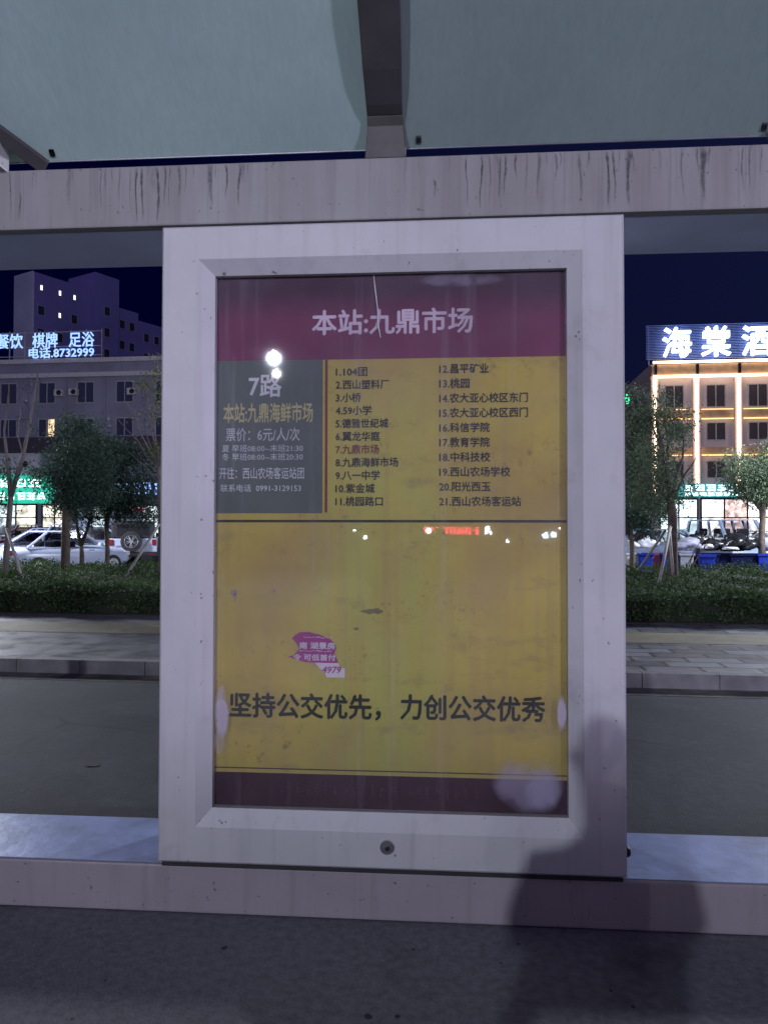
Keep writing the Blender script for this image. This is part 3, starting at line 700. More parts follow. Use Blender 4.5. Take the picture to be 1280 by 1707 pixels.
# left window
tree('street_tree', 'leaning bare-limbed young tree at the far left of the strip', -9.25, 14.0,
     [(0, 0, 0), (.03, 0, .8), (.06, .02, 1.45), (.10, .03, 2.1)], [.075, .062, .055, .05],
     [[(.10, .03, 2.1, .05), (.02, .05, 2.7), (-.10, .1, 3.4), (-.02, .1, 4.2)], [(.10, .03, 2.1, .055), (.34, .05, 2.9), (.52, .02, 3.7), (.66, .05, 4.7)], [(.34, .05, 2.9, .02), (.2, .1, 3.3), (.22, .15, 3.9)]],
     [(.05, .2, 2.55, .55, .4, .35, 26, 22, .10), (.5, .2, 3.9, .3, .3, .6, 9, 14, .07), (-.35, .1, 2.0, .5, .4, .3, 18, 22, .09)], M_ELM, M_BARKG, (.04, .09), seed=3)
tree('street_tree', 'brown-trunked dense dark tree left of the two thin stems', -9.11, 16.0,
     [(0, 0, 0), (.01, 0, 1.0), (.02, 0, 2.0), (.05, 0, 3.0), (.25, 0, 3.9)], [.105, .098, .085, .06, .02],
     spray((.03, 0, 2.3), [(.7, .2, 3.1), (-.4, .1, 2.9), (.4, -.3, 3.6), (.1, .3, 3.9)], .035, 5),
     [(.42, 0, 3.1, .80, .6, 1.0, 150, 60, .14), (.25, 0, 2.25, .78, .5, .5, 80, 50, .13), (-.3, 0, 2.6, .5, .4, .3, 24, 40, .11)], M_ELM, M_BARK, (.04, .095), .8, seed=5)
tree('street_tree', 'fork-stemmed small dark tree between the trunk and the off-road car', -9.8, 18.0,
     [(0, 0, 0), (.0, 0, .75), (-.02, 0, 1.0)], [.07, .06, .05],
     [[(-.02, 0, 1.0, .05), (-.12, 0, 1.4), (-.2, 0, 2.0), (-.1, 0, 2.8)], [(-.02, 0, 1.0, .05), (.15, 0, 1.45), (.3, 0, 2.1), (.4, 0, 3.0)]],
     [(.25, 0, 2.9, 1.0, .7, 1.05, 170, 55, .15), (.1, 0, 2.0, .9, .6, .45, 80, 50, .13)], M_ELM, M_BARK, (.045, .1), .8, seed=6)
tree('street_tree', 'thin single-stemmed dark tree beside the off-road car', -9.24, 18.2,
     [(0, 0, 0), (.02, 0, .9), (-.02, 0, 1.8), (.1, 0, 2.8), (.2, 0, 3.6)], [.065, .06, .05, .035, .012],
     spray((0, 0, 1.7), [(.8, .1, 2.6), (.5, -.2, 3.2), (-.5, .2, 2.8)], .03, 7),
     [(.55, 0, 2.7, 1.05, .7, .95, 160, 55, .15), (.75, 0, 1.95, .8, .5, .4, 70, 50, .13)], M_ELM, M_BARK, (.045, .1), .8, seed=8)
tree('street_tree', 'pale bare-twigged tree with few bright leaves hugging the board frame', -6.40, 15.0,
     [(0, 0, 0), (-.02, 0, 1.2), (-.06, 0, 2.2), (-.09, 0, 2.75)], [.07, .06, .05, .045],
     spray((-.09, 0, 2.7), [(-.85, .1, 4.15), (-.65, .0, 4.05), (-.38, .1, 4.3), (-.25, -.1, 4.6), (.1, .1, 5.0), (-.95, -.1, 3.75)], .022, 9, .04) + spray((-.08, 0, 2.4), [(-.8, 0, 3.1), (.4, 0, 3.4)], .015, 10, .03),
     [(-.18, 0, 4.55, .35, .3, .6, 26, 20, .09), (-.3, 0, 3.9, .35, .3, .4, 12, 12, .09), (-.05, 0, 3.05, .22, .3, .5, 14, 18, .08), (.5, 0, 4.2, .6, .5, .9, 40, 20, .12)], M_PALE, M_BARKG, (.045, .09), .2, seed=12)
# right window
tree('street_tree', 'staked grey-green tree in front of the lit hotel facade', 3.84, 15.0,
     [(0, 0, 0), (-.01, 0, .9), (.0, 0, 1.7), (-.1, 0, 2.6), (-.3, 0, 3.6)], [.105, .10, .09, .06, .02],
     spray((-.02, 0, 1.9), [(-.9, .1, 3.0), (.35, 0, 3.6), (-.5, -.2, 3.9), (.5, .1, 2.9), (-.1, .2, 4.2)], .035, 13),
     [(-.35, 0, 3.15, .60, .7, 1.0, 130, 48, .13), (-.25, 0, 2.15, .62, .5, .45, 60, 45, .12), (-.72, 0, 3.9, .28, .4, .45, 20, 35, .1), (.30, 0, 3.5, .3, .3, .35, 10, 26, .09)], M_WIL, M_BARK, (.035, .085), .6, seed=14)
tree('street_tree', 'dark low tree in shade beside the right frame edge', 4.3, 21.0,
     [(0, 0, 0), (.02, 0, 1.0), (-.05, 0, 2.0), (.0, 0, 2.8)], [.08, .07, .05, .02],
     spray((0, 0, 1.2), [(.7, 0, 2.2), (-.6, 0, 2.3), (.2, .2, 2.9)], .03, 15),
     [(.15, 0, 2.2, .9, .7, .75, 120, 50, .14), (.3, 0, 3.2, .8, .6, .7, 60, 45, .14)], M_ELM, M_BARK, (.05, .11), .5, seed=16, z0=-.15)
tree('street_tree', 'grey-green tree at the right edge above the parked van', 8.75, 24.0,
     [(0, 0, 0), (0, 0, 1.3), (.05, 0, 2.3), (.1, 0, 3.4)], [.11, .10, .08, .03],
     spray((.03, 0, 2.1), [(-1.0, 0, 3.2), (1.0, 0, 3.4), (.2, .3, 4.0)], .045, 17),
     [(.25, 0, 3.35, 1.5, .9, .85, 190, 50, .17), (.2, 0, 2.75, 1.1, .7, .4, 50, 45, .15)], M_WIL, M_BARK, (.05, .12), .6, seed=18, z0=-.15)
tree('street_tree', 'second dark trunk at the right edge behind the bins', 9.7, 26.5,
     [(0, 0, 0), (0, 0, 1.3), (-.05, 0, 2.3), (.0, 0, 3.4)], [.10, .09, .07, .03], spray((0, 0, 2.1), [(-1.0, 0, 3.2), (.6, 0, 3.4)], .04, 19),
     [(.1, 0, 3.1, 1.1, .8, .8, 90, 45, .16)], M_ELM, M_BARK, (.05, .12), .5, seed=20, z0=-.15)
# stakes that prop the young trees
def stake(a, b_, label, m=M_WOOD, r=.028, group='stakes propping the young trees'):
    A, B = W(*a), W(*b_)
    mb = MB(); mb.tube([(0, 0, 0), ((B - A) * .5)[:], (B - A)[:]], r, 8); o = mb.build('tree_stake', m, None, smooth=True); o.location = A
    return tag(o, label, 'stake', group)
stake((-8.35, 13.3, .3), (-9.15, 13.9, 1.45), 'pale stake slanting down right from the far-left tree')
stake((-6.85, 14.2, .45), (-6.42, 14.9, 1.55), 'pale stake slanting beside the board frame under the bare twigs')
stake((3.22, 13.6, .4), (3.76, 14.85, 1.5), 'long slanting stake in front of the right tree trunk')
stake((3.70, 14.4, .4), (3.74, 14.86, 1.52), 'upright pale stake against the right tree trunk')
stake((3.25, 15.9, .4), (3.74, 15.12, 1.45), 'far slanting stake behind the right tree trunk')
b = MB().tube([(0, 0, 0), (0, 0, .5), (0, 0, 1.0)], [.06, .06, .055], 10)
o = b.build('marker_post', M_WASH, None, smooth=True); o.location = W(-9.30, 13.6, .02); tag(o, 'short whitewashed post at the foot of the far-left tree', 'post')
b = MB()
for pts in spray((0, 0, 0), [(.55, .1, 1.3), (.75, 0, 1.25), (.3, .1, .9), (.9, .05, 1.5)], .02, 22, .1): b.tube([q[:3] for q in pts], [q[3] * (1 - .2 * i) for i, q in enumerate(pts)], 6)
o = b.build('bare_sapling', M_BARK, None, smooth=True); o.location = W(5.25, 19.5, .1); tag(o, 'bare leafless sapling to the right of the staked tree', 'sapling')

# ================================================================== CARS
def paint(name, c, rough=.28): return mat(name, c, rough, .6, .0, ns=1.5, var=.06)
M_PWHITE = paint('white_paint', (.42, .47, .62)); M_PSILV = paint('silver_paint', (.40, .43, .48)); M_PDARK = paint('dark_paint', (.03, .03, .04)); M_PBLUE = paint('pale_blue_paint', (.30, .38, .52)); M_PMAR = paint('wine_paint', (.10, .02, .03))  # the white is blued to carry bluish light from the shops
def glass_mat(name, k):
    m, nt, b = newmat(name); nt.nodes.remove(b)
    tr = nd(nt, 'BsdfTransparent'); tr.inputs[0].default_value = (k, k * 1.02, k * 1.05, 1)
    gl = nd(nt, 'BsdfGlossy'); gl.inputs['Roughness'].default_value = .04
    lw = nd(nt, 'LayerWeight'); fr = math_(nt, 'ADD', math_(nt, 'MULTIPLY', math_(nt, 'POWER', lw.outputs['Facing'], 3.0), .5), .06)
    mx = nd(nt, 'MixShader'); nt.links.new(fr, mx.inputs[0]); nt.links.new(tr.outputs[0], mx.inputs[1]); nt.links.new(gl.outputs[0], mx.inputs[2])
    nt.links.new(mx.outputs[0], nt.nodes['Material Output'].inputs[0]); return m
M_CGLASS = glass_mat('car_glass', .72); M_CGLASSD = glass_mat('tinted_car_glass', .35)
M_RIM = mat('alloy_rim', (.45, .46, .48), .3, metal=.9); M_TAIL = mat('tail_lens', (.20, .008, .012), .2, .6); M_HEADL = mat('head_lens', (.6, .62, .65), .15, .7); M_CHROME = mat('chrome_trim', (.7, .7, .72), .15, metal=1.0)
KIND = {
 # stations x: (half width, belt/deck z, bottom z); cabin: belt x0,x1, roof x0,x1, belt z, roof z
 'sedan': dict(L=4.6, st=[(-2.30,.62,.86,.42),(-2.22,.82,.93,.30),(-1.75,.90,.98,.22),(-1.0,.92,.96,.2),(0,.92,.95,.2),(.9,.92,.94,.2),(1.5,.90,.90,.2),(2.05,.84,.80,.24),(2.28,.66,.66,.36)], cab=(-1.72,1.15,-.92,.22,.93,1.45,.80,.60), wh=(-1.38,1.38,.32)),
 'hatch': dict(L=4.1, st=[(-2.02,.70,.92,.40),(-1.95,.84,.98,.30),(-1.4,.88,1.0,.22),(0,.89,.98,.2),(.8,.89,.97,.2),(1.4,.87,.93,.2),(1.9,.80,.82,.24),(2.06,.62,.66,.36)], cab=(-1.98,1.2,-1.6,.25,.96,1.52,.78,.60), wh=(-1.25,1.30,.31)),
 'suv': dict(L=4.6, st=[(-2.28,.74,1.02,.46),(-2.2,.88,1.08,.36),(-1.5,.93,1.10,.30),(0,.94,1.08,.28),(.9,.94,1.07,.28),(1.6,.91,1.02,.3),(2.1,.85,.92,.32),(2.3,.66,.75,.44)], cab=(-2.22,1.2,-1.85,.35,1.06,1.70,.83,.66), wh=(-1.4,1.42,.36)),
 'van': dict(L=4.3, st=[(-2.15,.74,1.08,.42),(-2.1,.82,1.1,.32),(-1.5,.84,1.1,.28),(0,.84,1.1,.28),(1.2,.84,1.08,.28),(1.75,.83,1.02,.28),(2.08,.78,.86,.30),(2.18,.62,.66,.4)], cab=(-2.13,1.86,-2.02,.98,1.08,1.92,.80,.70), wh=(-1.35,1.38,.31)),
}
PIL = {'sedan': (0, .5, 1), 'hatch': (0, .48, 1), 'suv': (0, .275, .595, 1), 'van': (0, .32, .64, 1)}
def car(name, label, kind, body, loc, rz, group='cars parked in the lot behind the hedge', roofm=None, cat='car'):
    K = KIND[kind]; t = thing(name, label, cat, loc, rz, group)
    vs = []; f = []; n = 10
    for (x, w, zt, zb) in K['st']:
        for (yy, zz) in ((-.72*w, zb), (-.97*w, zb+.10), (-w, (zb+zt)/2), (-.975*w, zt-.09), (-.80*w, zt), (.80*w, zt), (.975*w, zt-.09), (w, (zb+zt)/2), (.97*w, zb+.10), (.72*w, zb)): vs.append((x, yy, zz))
    ns = len(K['st'])
    for i in range(ns - 1):
        for k in range(n): f.append((i*n+k, i*n+(k+1)%n, (i+1)*n+(k+1)%n, (i+1)*n+k))
    f += [tuple(range(n)), tuple(range((ns-1)*n, ns*n))[::-1]]
    bo = MB().add(vs, f).build('body', body, t, smooth=True)
    md = bo.modifiers.new('round', 'SUBSURF'); md.levels = 1; md.render_levels = 1
    xb0, xb1, xr0, xr1, zb, zr, wb, wr = K['cab']
    A = [Vector((xb0,-wb,zb)), Vector((xb1,-wb,zb)), Vector((xb1,wb,zb)), Vector((xb0,wb,zb))]; B = [Vector((xr0,-wr,zr)), Vector((xr1,-wr,zr)), Vector((xr1,wr,zr)), Vector((xr0,wr,zr))]
    rf = [Vector((xr0-.03,-wr-.02,zr)), Vector((xr1+.03,-wr-.02,zr)), Vector((xr1+.03,wr+.02,zr)), Vector((xr0-.03,wr+.02,zr))]
    MB().add([p[:] for p in rf] + [(p + Vector((0, 0, .045)))[:] if False else (p.x * .97 + .01, p.y * .9, p.z + .05) for p in rf], [(0,3,2,1),(4,5,6,7),(0,1,5,4),(1,2,6,5),(2,3,7,6),(3,0,4,7)]).build('roof', roofm or body, t, bevel=.03)
    for (P0, P1, Q0, Q1) in ((A[0], A[1], B[0], B[1]), (A[3], A[2], B[3], B[2])):
        for s_ in PIL[kind]:
            lo = P0.lerp(P1, s_); hi = Q0.lerp(Q1, s_); MB().tube([lo[:], ((lo + hi) / 2)[:], hi[:]], (.075 if kind == 'van' else .045) if s_ in (0, 1) else (.06 if kind == 'van' else .035), 6).build('pillar', roofm or body, t)
    for sx in ((xr0 + .25, xr1 - .15) if kind != 'van' else (xr0 + .5, xr1 - .35)):
        for sy in (-.36, .36): MB().box(sx - .09, sx + .07, sy * wb / .8 - .22, sy * wb / .8 + .22, zb - .25, zr - .32).build('seat', M_BLACKP, t, bevel=.05)
    def win(p00, p10, p11, p01, s0, s1, lo=.10, hi=.88, nm='side_window'):
        def bl(s, h): return (p00.lerp(p10, s)).lerp(p01.lerp(p11, s), h)
        q = [bl(s0, lo), bl(s1, lo), bl(s1, hi), bl(s0, hi)]
        nrm = (q[1]-q[0]).cross(q[3]-q[0]).normalized()
        c = sum(q, Vector()) / 4
        if nrm.dot(c - Vector((c.x if nm == 'side_window' else 0, 0, 1.1))) < 0: nrm = -nrm
        o = [p + nrm * .012 for p in q]; i = [p + nrm * .004 for p in q]
        MB().add([p[:] for p in o], [(0,1,2,3)]).build(nm, M_CGLASS if kind in ('van', 'hatch') else M_CGLASSD, t, fix=False)
    cuts = {'sedan': ((.10, .48), (.52, .93)), 'hatch': ((.08, .46), (.50, .93)), 'suv': ((.04, .26), (.29, .58), (.61, .95)), 'van': ((.04, .30), (.34, .62), (.66, .95))}[kind]
    for s0, s1 in cuts:
        win(A[0], A[1], B[1], B[0], s0, s1); win(A[3], A[2], B[2], B[3], s0, s1)
    win(A[1], A[2], B[2], B[1], .05, .95, .06, .94, 'windscreen'); win(A[0], A[3], B[3], B[0], .07, .93, .08, .9, 'rear_window')
    xw0, xw1, rw = K['wh']; hw = max(s[1] for s in K['st'])
    for x in (xw0, xw1):
        for sgn in (-1, 1):
            wl = MB().disc((x, sgn * (hw - .10), rw), rw, 'y', 22, .22).build('wheel', M_RUBBER, t, bevel=.02)
            MB().disc((x, sgn * (hw + .012), rw), rw * .64, 'y', 16, .02).build('rim', M_RIM, wl)
    x0 = K['st'][1][0]; zt = K['st'][1][2]; x1 = K['st'][-2][0]; z1 = K['st'][-2][2]
    for sgn in (-1, 1):
        MB().box(x0 - .09, x0 + .14, sgn * .62 - .20, sgn * .62 + .20, zt - .22, zt - .06).build('tail_light', M_TAIL, t, bevel=.03)
        MB().box(x1 - .10, x1 + .13, sgn * .56 - .20, sgn * .56 + .20, z1 - .20, z1 - .05).build('headlight', M_HEADL, t, bevel=.03)
        MB().box(xb1 - .32, xb1 - .20, sgn * (wb + .10) - .09, sgn * (wb + .10) + .09, zb + .02, zb + .15).build('wing_mirror', body, t, bevel=.03)
        for hx in (-.35, .55): MB().box(hx - .1, hx + .1, sgn * (hw - .01) - .015, sgn * (hw - .01) + .015, zb - .12, zb - .09).build('door_handle', M_CHROME, t)
    return t
Z = -.15
car('parked_car', 'white saloon seen from behind with dark tail light, nearest the hedge', 'sedan', M_PWHITE, W(-14.2, 24.8, Z), PHI + R(60))
car('parked_car', 'white hatchback behind the white saloon, left of the brown trunk', 'hatch', M_PWHITE, W(-20.0, 33.0, Z), PHI + R(200))
car('parked_car', 'pale blue estate parked between the trunk and the off-road car', 'suv', M_PBLUE, W(-16.9, 32.5, Z), PHI + R(15))
car('parked_car', 'dark car farthest left beyond the white hatchback', 'hatch', M_PMAR, W(-24.0, 38.5, Z), PHI + R(160))
car('parked_car', 'white car behind the dark wine car in front of the green shop', 'suv', M_PWHITE, W(-27.0, 42.0, Z), PHI + R(175))
car('parked_car', 'white saloon in the far row in front of the shop glass', 'sedan', M_PWHITE, W(-22.0, 42.5, Z), PHI + R(185))
car('parked_van', 'silver blue minivan facing right above the heaped bins', 'van', M_PBLUE, W(10.3, 32.0, Z), PHI + R(-84), 'cars parked in the lot behind the hedge', cat='van')
car('parked_car', 'silver saloon to the right of the minivan', 'sedan', M_PSILV, W(13.5, 35.5, Z), PHI + R(-35))
car('parked_car', 'white car mostly hidden by the staked trunk, left of the minivan', 'hatch', M_PWHITE, W(9.3, 36.5, Z), PHI + R(-25))
car('parked_car', 'pale car with dark bonnet at the right frame edge under the dark tree', 'hatch', M_PBLUE, W(7.4, 33.5, Z), PHI + R(170))

# boxy off-road car seen from behind
t = thing('offroad_car', 'white off-road car with black hardtop and spare wheel on its tailgate', 'car', W(-14.0, 30.0, Z), PHI + R(113), 'cars parked in the lot behind the hedge')
# local: +x forward (away), rear face at x = -2.2
MB().box(-2.1, 2.1, -.92, .92, .48, 1.18).build('body', M_PWHITE, t, bevel=.05)
MB().prism([(-2.08, 1.182), (.55, 1.182), (.3, 1.86), (-2.02, 1.86)], 'y', -.80, .80).build('hardtop', M_BLACKP, t, bevel=.05)
MB().box(-2.10, -2.045, -.60, .60, 1.30, 1.74).build('rear_window', M_CGLASS, t, bevel=.01)
MB().box(-2.32, -2.1, -.96, .96, .46, .66).build('bumper', M_BLACKP, t, bevel=.03)
for s in (-1, 1):
    MB().box(-2.15, -2.08, s * .80 - .08, s * .80 + .08, .92, 1.14).build('tail_light', M_TAIL, t, bevel=.015)
    MB().box(-2.335, -2.30, s * .70 - .07, s * .70 + .07, .54, .60).build('tail_light', M_TAIL, t)
    for x in (-1.4, 1.4):
        wl = MB().disc((x, s * .86, .41), .41, 'y', 24, .26).build('wheel', M_RUBBER, t, bevel=.03)
        MB().disc((x, s * 1.0, .41), .25, 'y', 18, .03).build('rim', M_RIM, wl)
    MB().box(.35, .5, s * .95 - .12, s * .95 + .12, 1.2, 1.38).build('wing_mirror', M_BLACKP, t, bevel=.03)
sw = MB().disc((-2.27, .05, 1.06), .40, 'x', 28, .24).build('spare_wheel', M_RUBBER, t, bevel=.04)
b = MB()
for i in range(10):
    a = 2 * math.pi * i / 10 + (.12 if i % 2 else -.12)
    b.tube([(-2.40, .05 + .05 * math.cos(a), 1.06 + .05 * math.sin(a)), (-2.40, .05 + .235 * math.cos(a), 1.06 + .235 * math.sin(a))], .022, 6)
b.tube([(-2.40, .05 + .25 * math.cos(2*math.pi*i/24), 1.06 + .25 * math.sin(2*math.pi*i/24)) for i in range(25)], .018, 6, False)
b.disc((-2.40, .05, 1.06), .07, 'x', 14, .04); b.build('rim', M_RIM, sw)
MB().box(-2.11, -2.095, .30, .62, .84, .90).build('handle', M_CHROME, t)
for s in (-1, 1): MB().tube([(-2.0, s*.62, 1.90), (.2, s*.62, 1.90)], .022, 8).build('roof_rail', M_BLACKP, t)

# ================================================================== BINS AND RUBBISH
BINM = {'blue': mat('blue_bin', (.010, .026, .25), .6, .15), 'navy': mat('navy_bin', (.004, .006, .032), .7, .08), 'grey': mat('grey_bin', (.25, .26, .30), .5), 'red': mat('wine_bin', (.16, .03, .07), .5), 'pale': mat('pale_bin', (.42, .43, .40), .5)}
M_BAGB = mat('black_bag', (.012, .012, .014), .3, .6, bump=.8, bs=9); M_BAGW = mat('white_bag', (.55, .56, .58), .45, .5, bump=.8, bs=9); M_BAGG = mat('grey_tarp', (.26, .26, .33), .6, bump=.8, bs=7)
BW, BH = .205, .84
def bin_proto(key, label, u, v):
    t = thing('wheelie_bin', label, 'bin', W(u, v, Z), PHI + R(random.uniform(-8, 8)), 'bins lined up behind the hedge')
    m = BINM[key]
    vs = []
    for z, k in ((.06, .80), (BH, 1.0)):
        vs += [(-BW * k, -BW * k, z), (BW * k, -BW * k, z), (BW * k, BW * k, z), (-BW * k, BW * k, z)]
    MB().add(vs, [(0,3,2,1),(4,5,6,7),(0,1,5,4),(1,2,6,5),(2,3,7,6),(3,0,4,7)]).build('body', m, t, bevel=.025)
    rm = MB()
    for q in ((-.23, .23, -.23, -.20), (-.23, .23, .20, .23), (-.23, -.20, -.20, .20), (.20, .23, -.20, .20)): rm.box(*q, BH - .05, BH + .012)
    rm.build('rim', m, t)
    for s in (-1, 1): MB().disc((s * .2, .22, .09), .09, 'x', 14, .05).build('wheel', M_RUBBER, t)
    return t
bins = [(4.95, 24.2, 'pale', 'pale bin at the left end of the bin row'), (5.32, 24.0, 'blue', 'bright blue bin beside the pale bin, left of the stakes'), (5.62, 24.1, 'red', 'wine red bin between the two bright blue bins by the stakes'), (5.95, 24.0, 'blue', 'bright blue bin touching the staked trunk on its left'), (6.52, 24.0, 'grey', 'grey bin just right of the staked trunk'), (6.80, 22.9, 'blue', 'big bright blue bin standing nearest the hedge'), (7.25, 24.0, 'navy', 'navy bin right of the big blue bin'), (7.62, 24.1, 'navy', 'navy bin under the grey rag, second right of the big blue bin'), (8.0, 24.0, 'navy', 'navy bin below the large black bag heap'), (8.4, 24.1, 'navy', 'navy bin right of the black bag heap'), (8.8, 24.0, 'blue', 'blue bin near the right picture edge'), (9.2, 24.0, 'navy', 'navy bin at the right picture edge')]
for u, v, k_, l in bins: bin_proto(k_, l, u, v)
def bag(u, v, z, r, m, label, name='rubbish_bag', seed=1, cat='bag'):
    rs = random.Random(seed); b = MB(); b.blob((0, 0, 0), r, 26, 16, .035, rs); ph = [rs.uniform(0, 6) for _ in range(6)]
    def crumple(p):
        x, y, z = p[0] / r[0], p[1] / r[1], p[2] / r[2]
        k = 1 + .26 * math.sin(2.6 * x + ph[0]) * math.sin(2.7 * z + ph[1]) + .16 * abs(math.sin(5.3 * x + 4 * y + ph[2])) - .15 * abs(math.sin(6.7 * z + 5 * x + ph[3])) + .12 * math.sin(4.2 * y + ph[4])
        return (p[0] * k, p[1] * k, max(-r[2] * .8, p[2] * k))
    b.v = [crumple(p) for p in b.v]
    if name == 'rubbish_bag': b.tube([(0, 0, r[2] * .9), (.02, 0, r[2] * 1.15), (.06, .01, r[2] * 1.32)], [.05, .03, .055], 7)
    o = b.build(name, m, None, smooth=True); o.location = W(u, v, z); tag(o, label, cat, 'bags heaped on the bins')
bag(6.55, 24.1, .93, (.42, .3, .20), M_BAGG, 'grey tarpaulin draped over the grey bin right of the trunk', 'tarpaulin', 1, 'tarpaulin')
bag(6.95, 24.5, 1.02, (.36, .3, .26), M_BAGB, 'black bag behind the big blue bin', seed=2); bag(7.35, 24.2, .94, (.30, .26, .2), M_BAGB, 'black bag on the navy bin next to the big blue bin', seed=3)
bag(8.02, 24.2, 1.0, (.36, .30, .30), M_BAGB, 'largest black bag heaped in the middle of the navy bins', seed=4); bag(8.36, 24.15, .95, (.27, .24, .20), M_BAGB, 'black bag leaning on the right of the largest black bag', seed=14); bag(7.70, 24.1, .95, (.24, .24, .17), M_BAGB, 'black bag leaning on the left of the largest black bag', seed=15); bag(7.35, 24.7, 1.10, (.18, .2, .12), M_BAGW, 'small white bag between two black bags above the navy bins', seed=16); bag(7.62, 24.6, 1.05, (.22, .2, .16), M_BAGW, 'small white bag left of the largest black bag', seed=5)
bag(8.55, 24.5, 1.02, (.30, .25, .2), M_BAGW, 'white bag right of the largest black bag', seed=6); bag(8.98, 24.3, .98, (.34, .25, .26), M_BAGG, 'grey bag at the right end of the bin row', seed=7)
bag(5.45, 24.4, .98, (.30, .2, .16), M_BAGW, 'white bag on the bins left of the stakes', seed=8); bag(5.02, 24.4, .94, (.22, .2, .14), M_BAGW, 'white bag on the pale bin at the left end', seed=9)
bag(7.1, 23.9, .90, (.2, .14, .08), M_BAGW, 'flat white rag on the navy bin beside the big blue bin', 'rag', 10, 'rag'); bag(7.75, 23.75, .86, (.25, .1, .05), M_BAGW, 'flat white rag hanging over the navy bins', 'rag', 11, 'rag')

# ================================================================== BUILDINGS
M_WALLL = mat('render_lilac', (.24, .235, .32), .85, ns=.25, var=.15, dirt=(.2, .18, .19), dscale=.4)
M_LEDGE = mat('ledge_stone', (.5, .47, .5), .8); M_WFRAME = mat('window_frame', (.35, .34, .36), .6); M_ACW = mat('ac_casing', (.5, .5, .52), .6)
def wglass(name, c):
    m, nt, b = newmat(name); b.inputs['Roughness'].default_value = .12
    nt.links.new(mixc(nt, noise(nt, .8, 3), tuple(x * .6 for x in c), c), b.inputs['Base Color']); return m
M_WG = wglass('night_window', (.035, .045, .10)); M_WLIT = emit('warm_lit_window', (1, .72, .42), 1.6, .7, 2.5); M_WCOOL = emit('cool_lit_window', (.85, .85, 1), 2.6, .4)
def window(parent, x0, x1, z0, z1, y, glass, frame=M_WFRAME, mull=True):
    f = MB(); w = .09
    for q in ((x0, x1, z0, z0 + w), (x0, x1, z1 - w, z1), (x0, x0 + w, z0 + w, z1 - w), (x1 - w, x1, z0 + w, z1 - w)): f.box(q[0], q[1], y - .08, y + .003, q[2], q[3])
    if mull: xm = (x0 + x1) / 2; f.box(xm - .04, xm + .04, y - .078, y + .003, z0 + w, z1 - w)
    o = f.build('window', frame, parent); MB().box(x0 + w - .01, x1 - w + .01, y - .03, y - .002, z0 + w - .01, z1 - w + .01).build('pane', glass, o)
    return o
Lb = thing('spa_building', 'lilac-grey shop building with blue-white roof lettering behind the left trees', 'building', W(0, 65, Z), PHI)
dz = .15
MB().box(-52, -14, 0, 14, 0, 17.0).build('wall', M_WALLL, Lb)
MB().box(-52.2, -13.8, -.35, -.003, 15.35, 15.75).build('ledge', M_LEDGE, Lb); MB().box(-52.2, -13.8, -.25, -.003, 16.7, 17.1).build('ledge', M_LEDGE, Lb)
for i in range(-2, 6):
    x = -38.9 + 3.76 * i
    window(Lb, x - .85, x + .85, 12.95, 14.95, 0, M_WG)
    window(Lb, x - .85, x + .85, 9.85, 11.6, 0, M_WG)
    MB().box(x - 1.95, x - 1.80, -.12, -.003, 9.9, 15.3).build('pilaster', M_WALLL, Lb)
MB().box(-38.75, -38.1, -.075, -.032, 9.95, 11.5).build('lit_pane', M_WLIT, Lb)
for x, z in ((-37.6, 13.9), (-36.2, 13.95), (-30.6, 13.9)):
    a = MB().box(x - .4, x + .4, -.5, -.003, z - .3, z + .3).build('air_conditioner', M_ACW, Lb, bevel=.04); MB().disc((x + .1, -.505, z), .24, 'y', 18, .02).build('fan_grille', M_BLACKP, a)
M_AWN = mat('awning_purple', (.06, .045, .07), .8)
MB().box(-52, -14, -1.2, -.003, 8.45, 9.75).build('awning', M_AWN, Lb, bevel=.05)
MB().box(-48, -39.4, -.3, -.003, 6.45, 8.40).build('fascia_panel', mat('fascia_white', (.6, .6, .66), .5), Lb)
a = MB().box(-40.9, -40.2, -.75, -.305, 6.9, 7.8).build('air_conditioner', M_ACW, Lb, bevel=.04); MB().disc((-40.55, -.757, 7.35), .3, 'y', 18, .02).build('fan_grille', M_BLACKP, a)
gs = MB().box(-49, -38.0, -.5, -.003, 3.75, 6.38).build('shop_sign', emit('green_sign_face', (.03, .62, .42), 1.1, .35, .6), Lb)
M_SIGNW = emit('sign_white', (.92, 1, 1), 2.2); M_SIGNB = emit('sign_blue_white', (.30, .50, 1), 1.6)
def glyphs(x0, x1, z0, z1, y, n, m, parent, seed, name='lettering', depth=.06):
    """glowing characters too burnt out to read: bundles of crossing strokes"""
    rs = random.Random(seed); b = MB(); w = (x1 - x0) / n
    for i in range(n):
        a = x0 + i * w + .08 * w; c = a + .84 * w; h = z1 - z0
        for j in range(3):
            z = z0 + h * (.12 + .36 * j) + rs.uniform(-.04, .04) * h; s = rs.uniform(0, .2) * w
            b.box(a + s, c - s, y - depth - .001 * j, y, z, z + .14 * h)
        for j in range(2):
            x = a + (.22 + .42 * j) * w + rs.uniform(-.06, .06) * w
            b.box(x, x + .13 * w, y - depth - .006 - .001 * j, y, z0 + rs.uniform(0, .2) * h, z1 - rs.uniform(0, .15) * h)
    return b.build(name, m, parent)
glyphs(-48, -39, 5.15, 6.0, -.505, 6, M_SIGNW, gs, 3); glyphs(-48.5, -38.6, 4.05, 4.75, -.505, 10, M_SIGNW, gs, 4)
M_SHOPIN = emit('lit_shop_glass', (.80, .95, 1), 1.7, .9, 1.6); M_SHOPWARM = emit('lit_shop_glass_warm', (1, .95, .78), 2.0, .8, 1.5); M_SHOPDIM = emit('dim_shop_glass', (.55, .65, .95), .5, .8, .7)
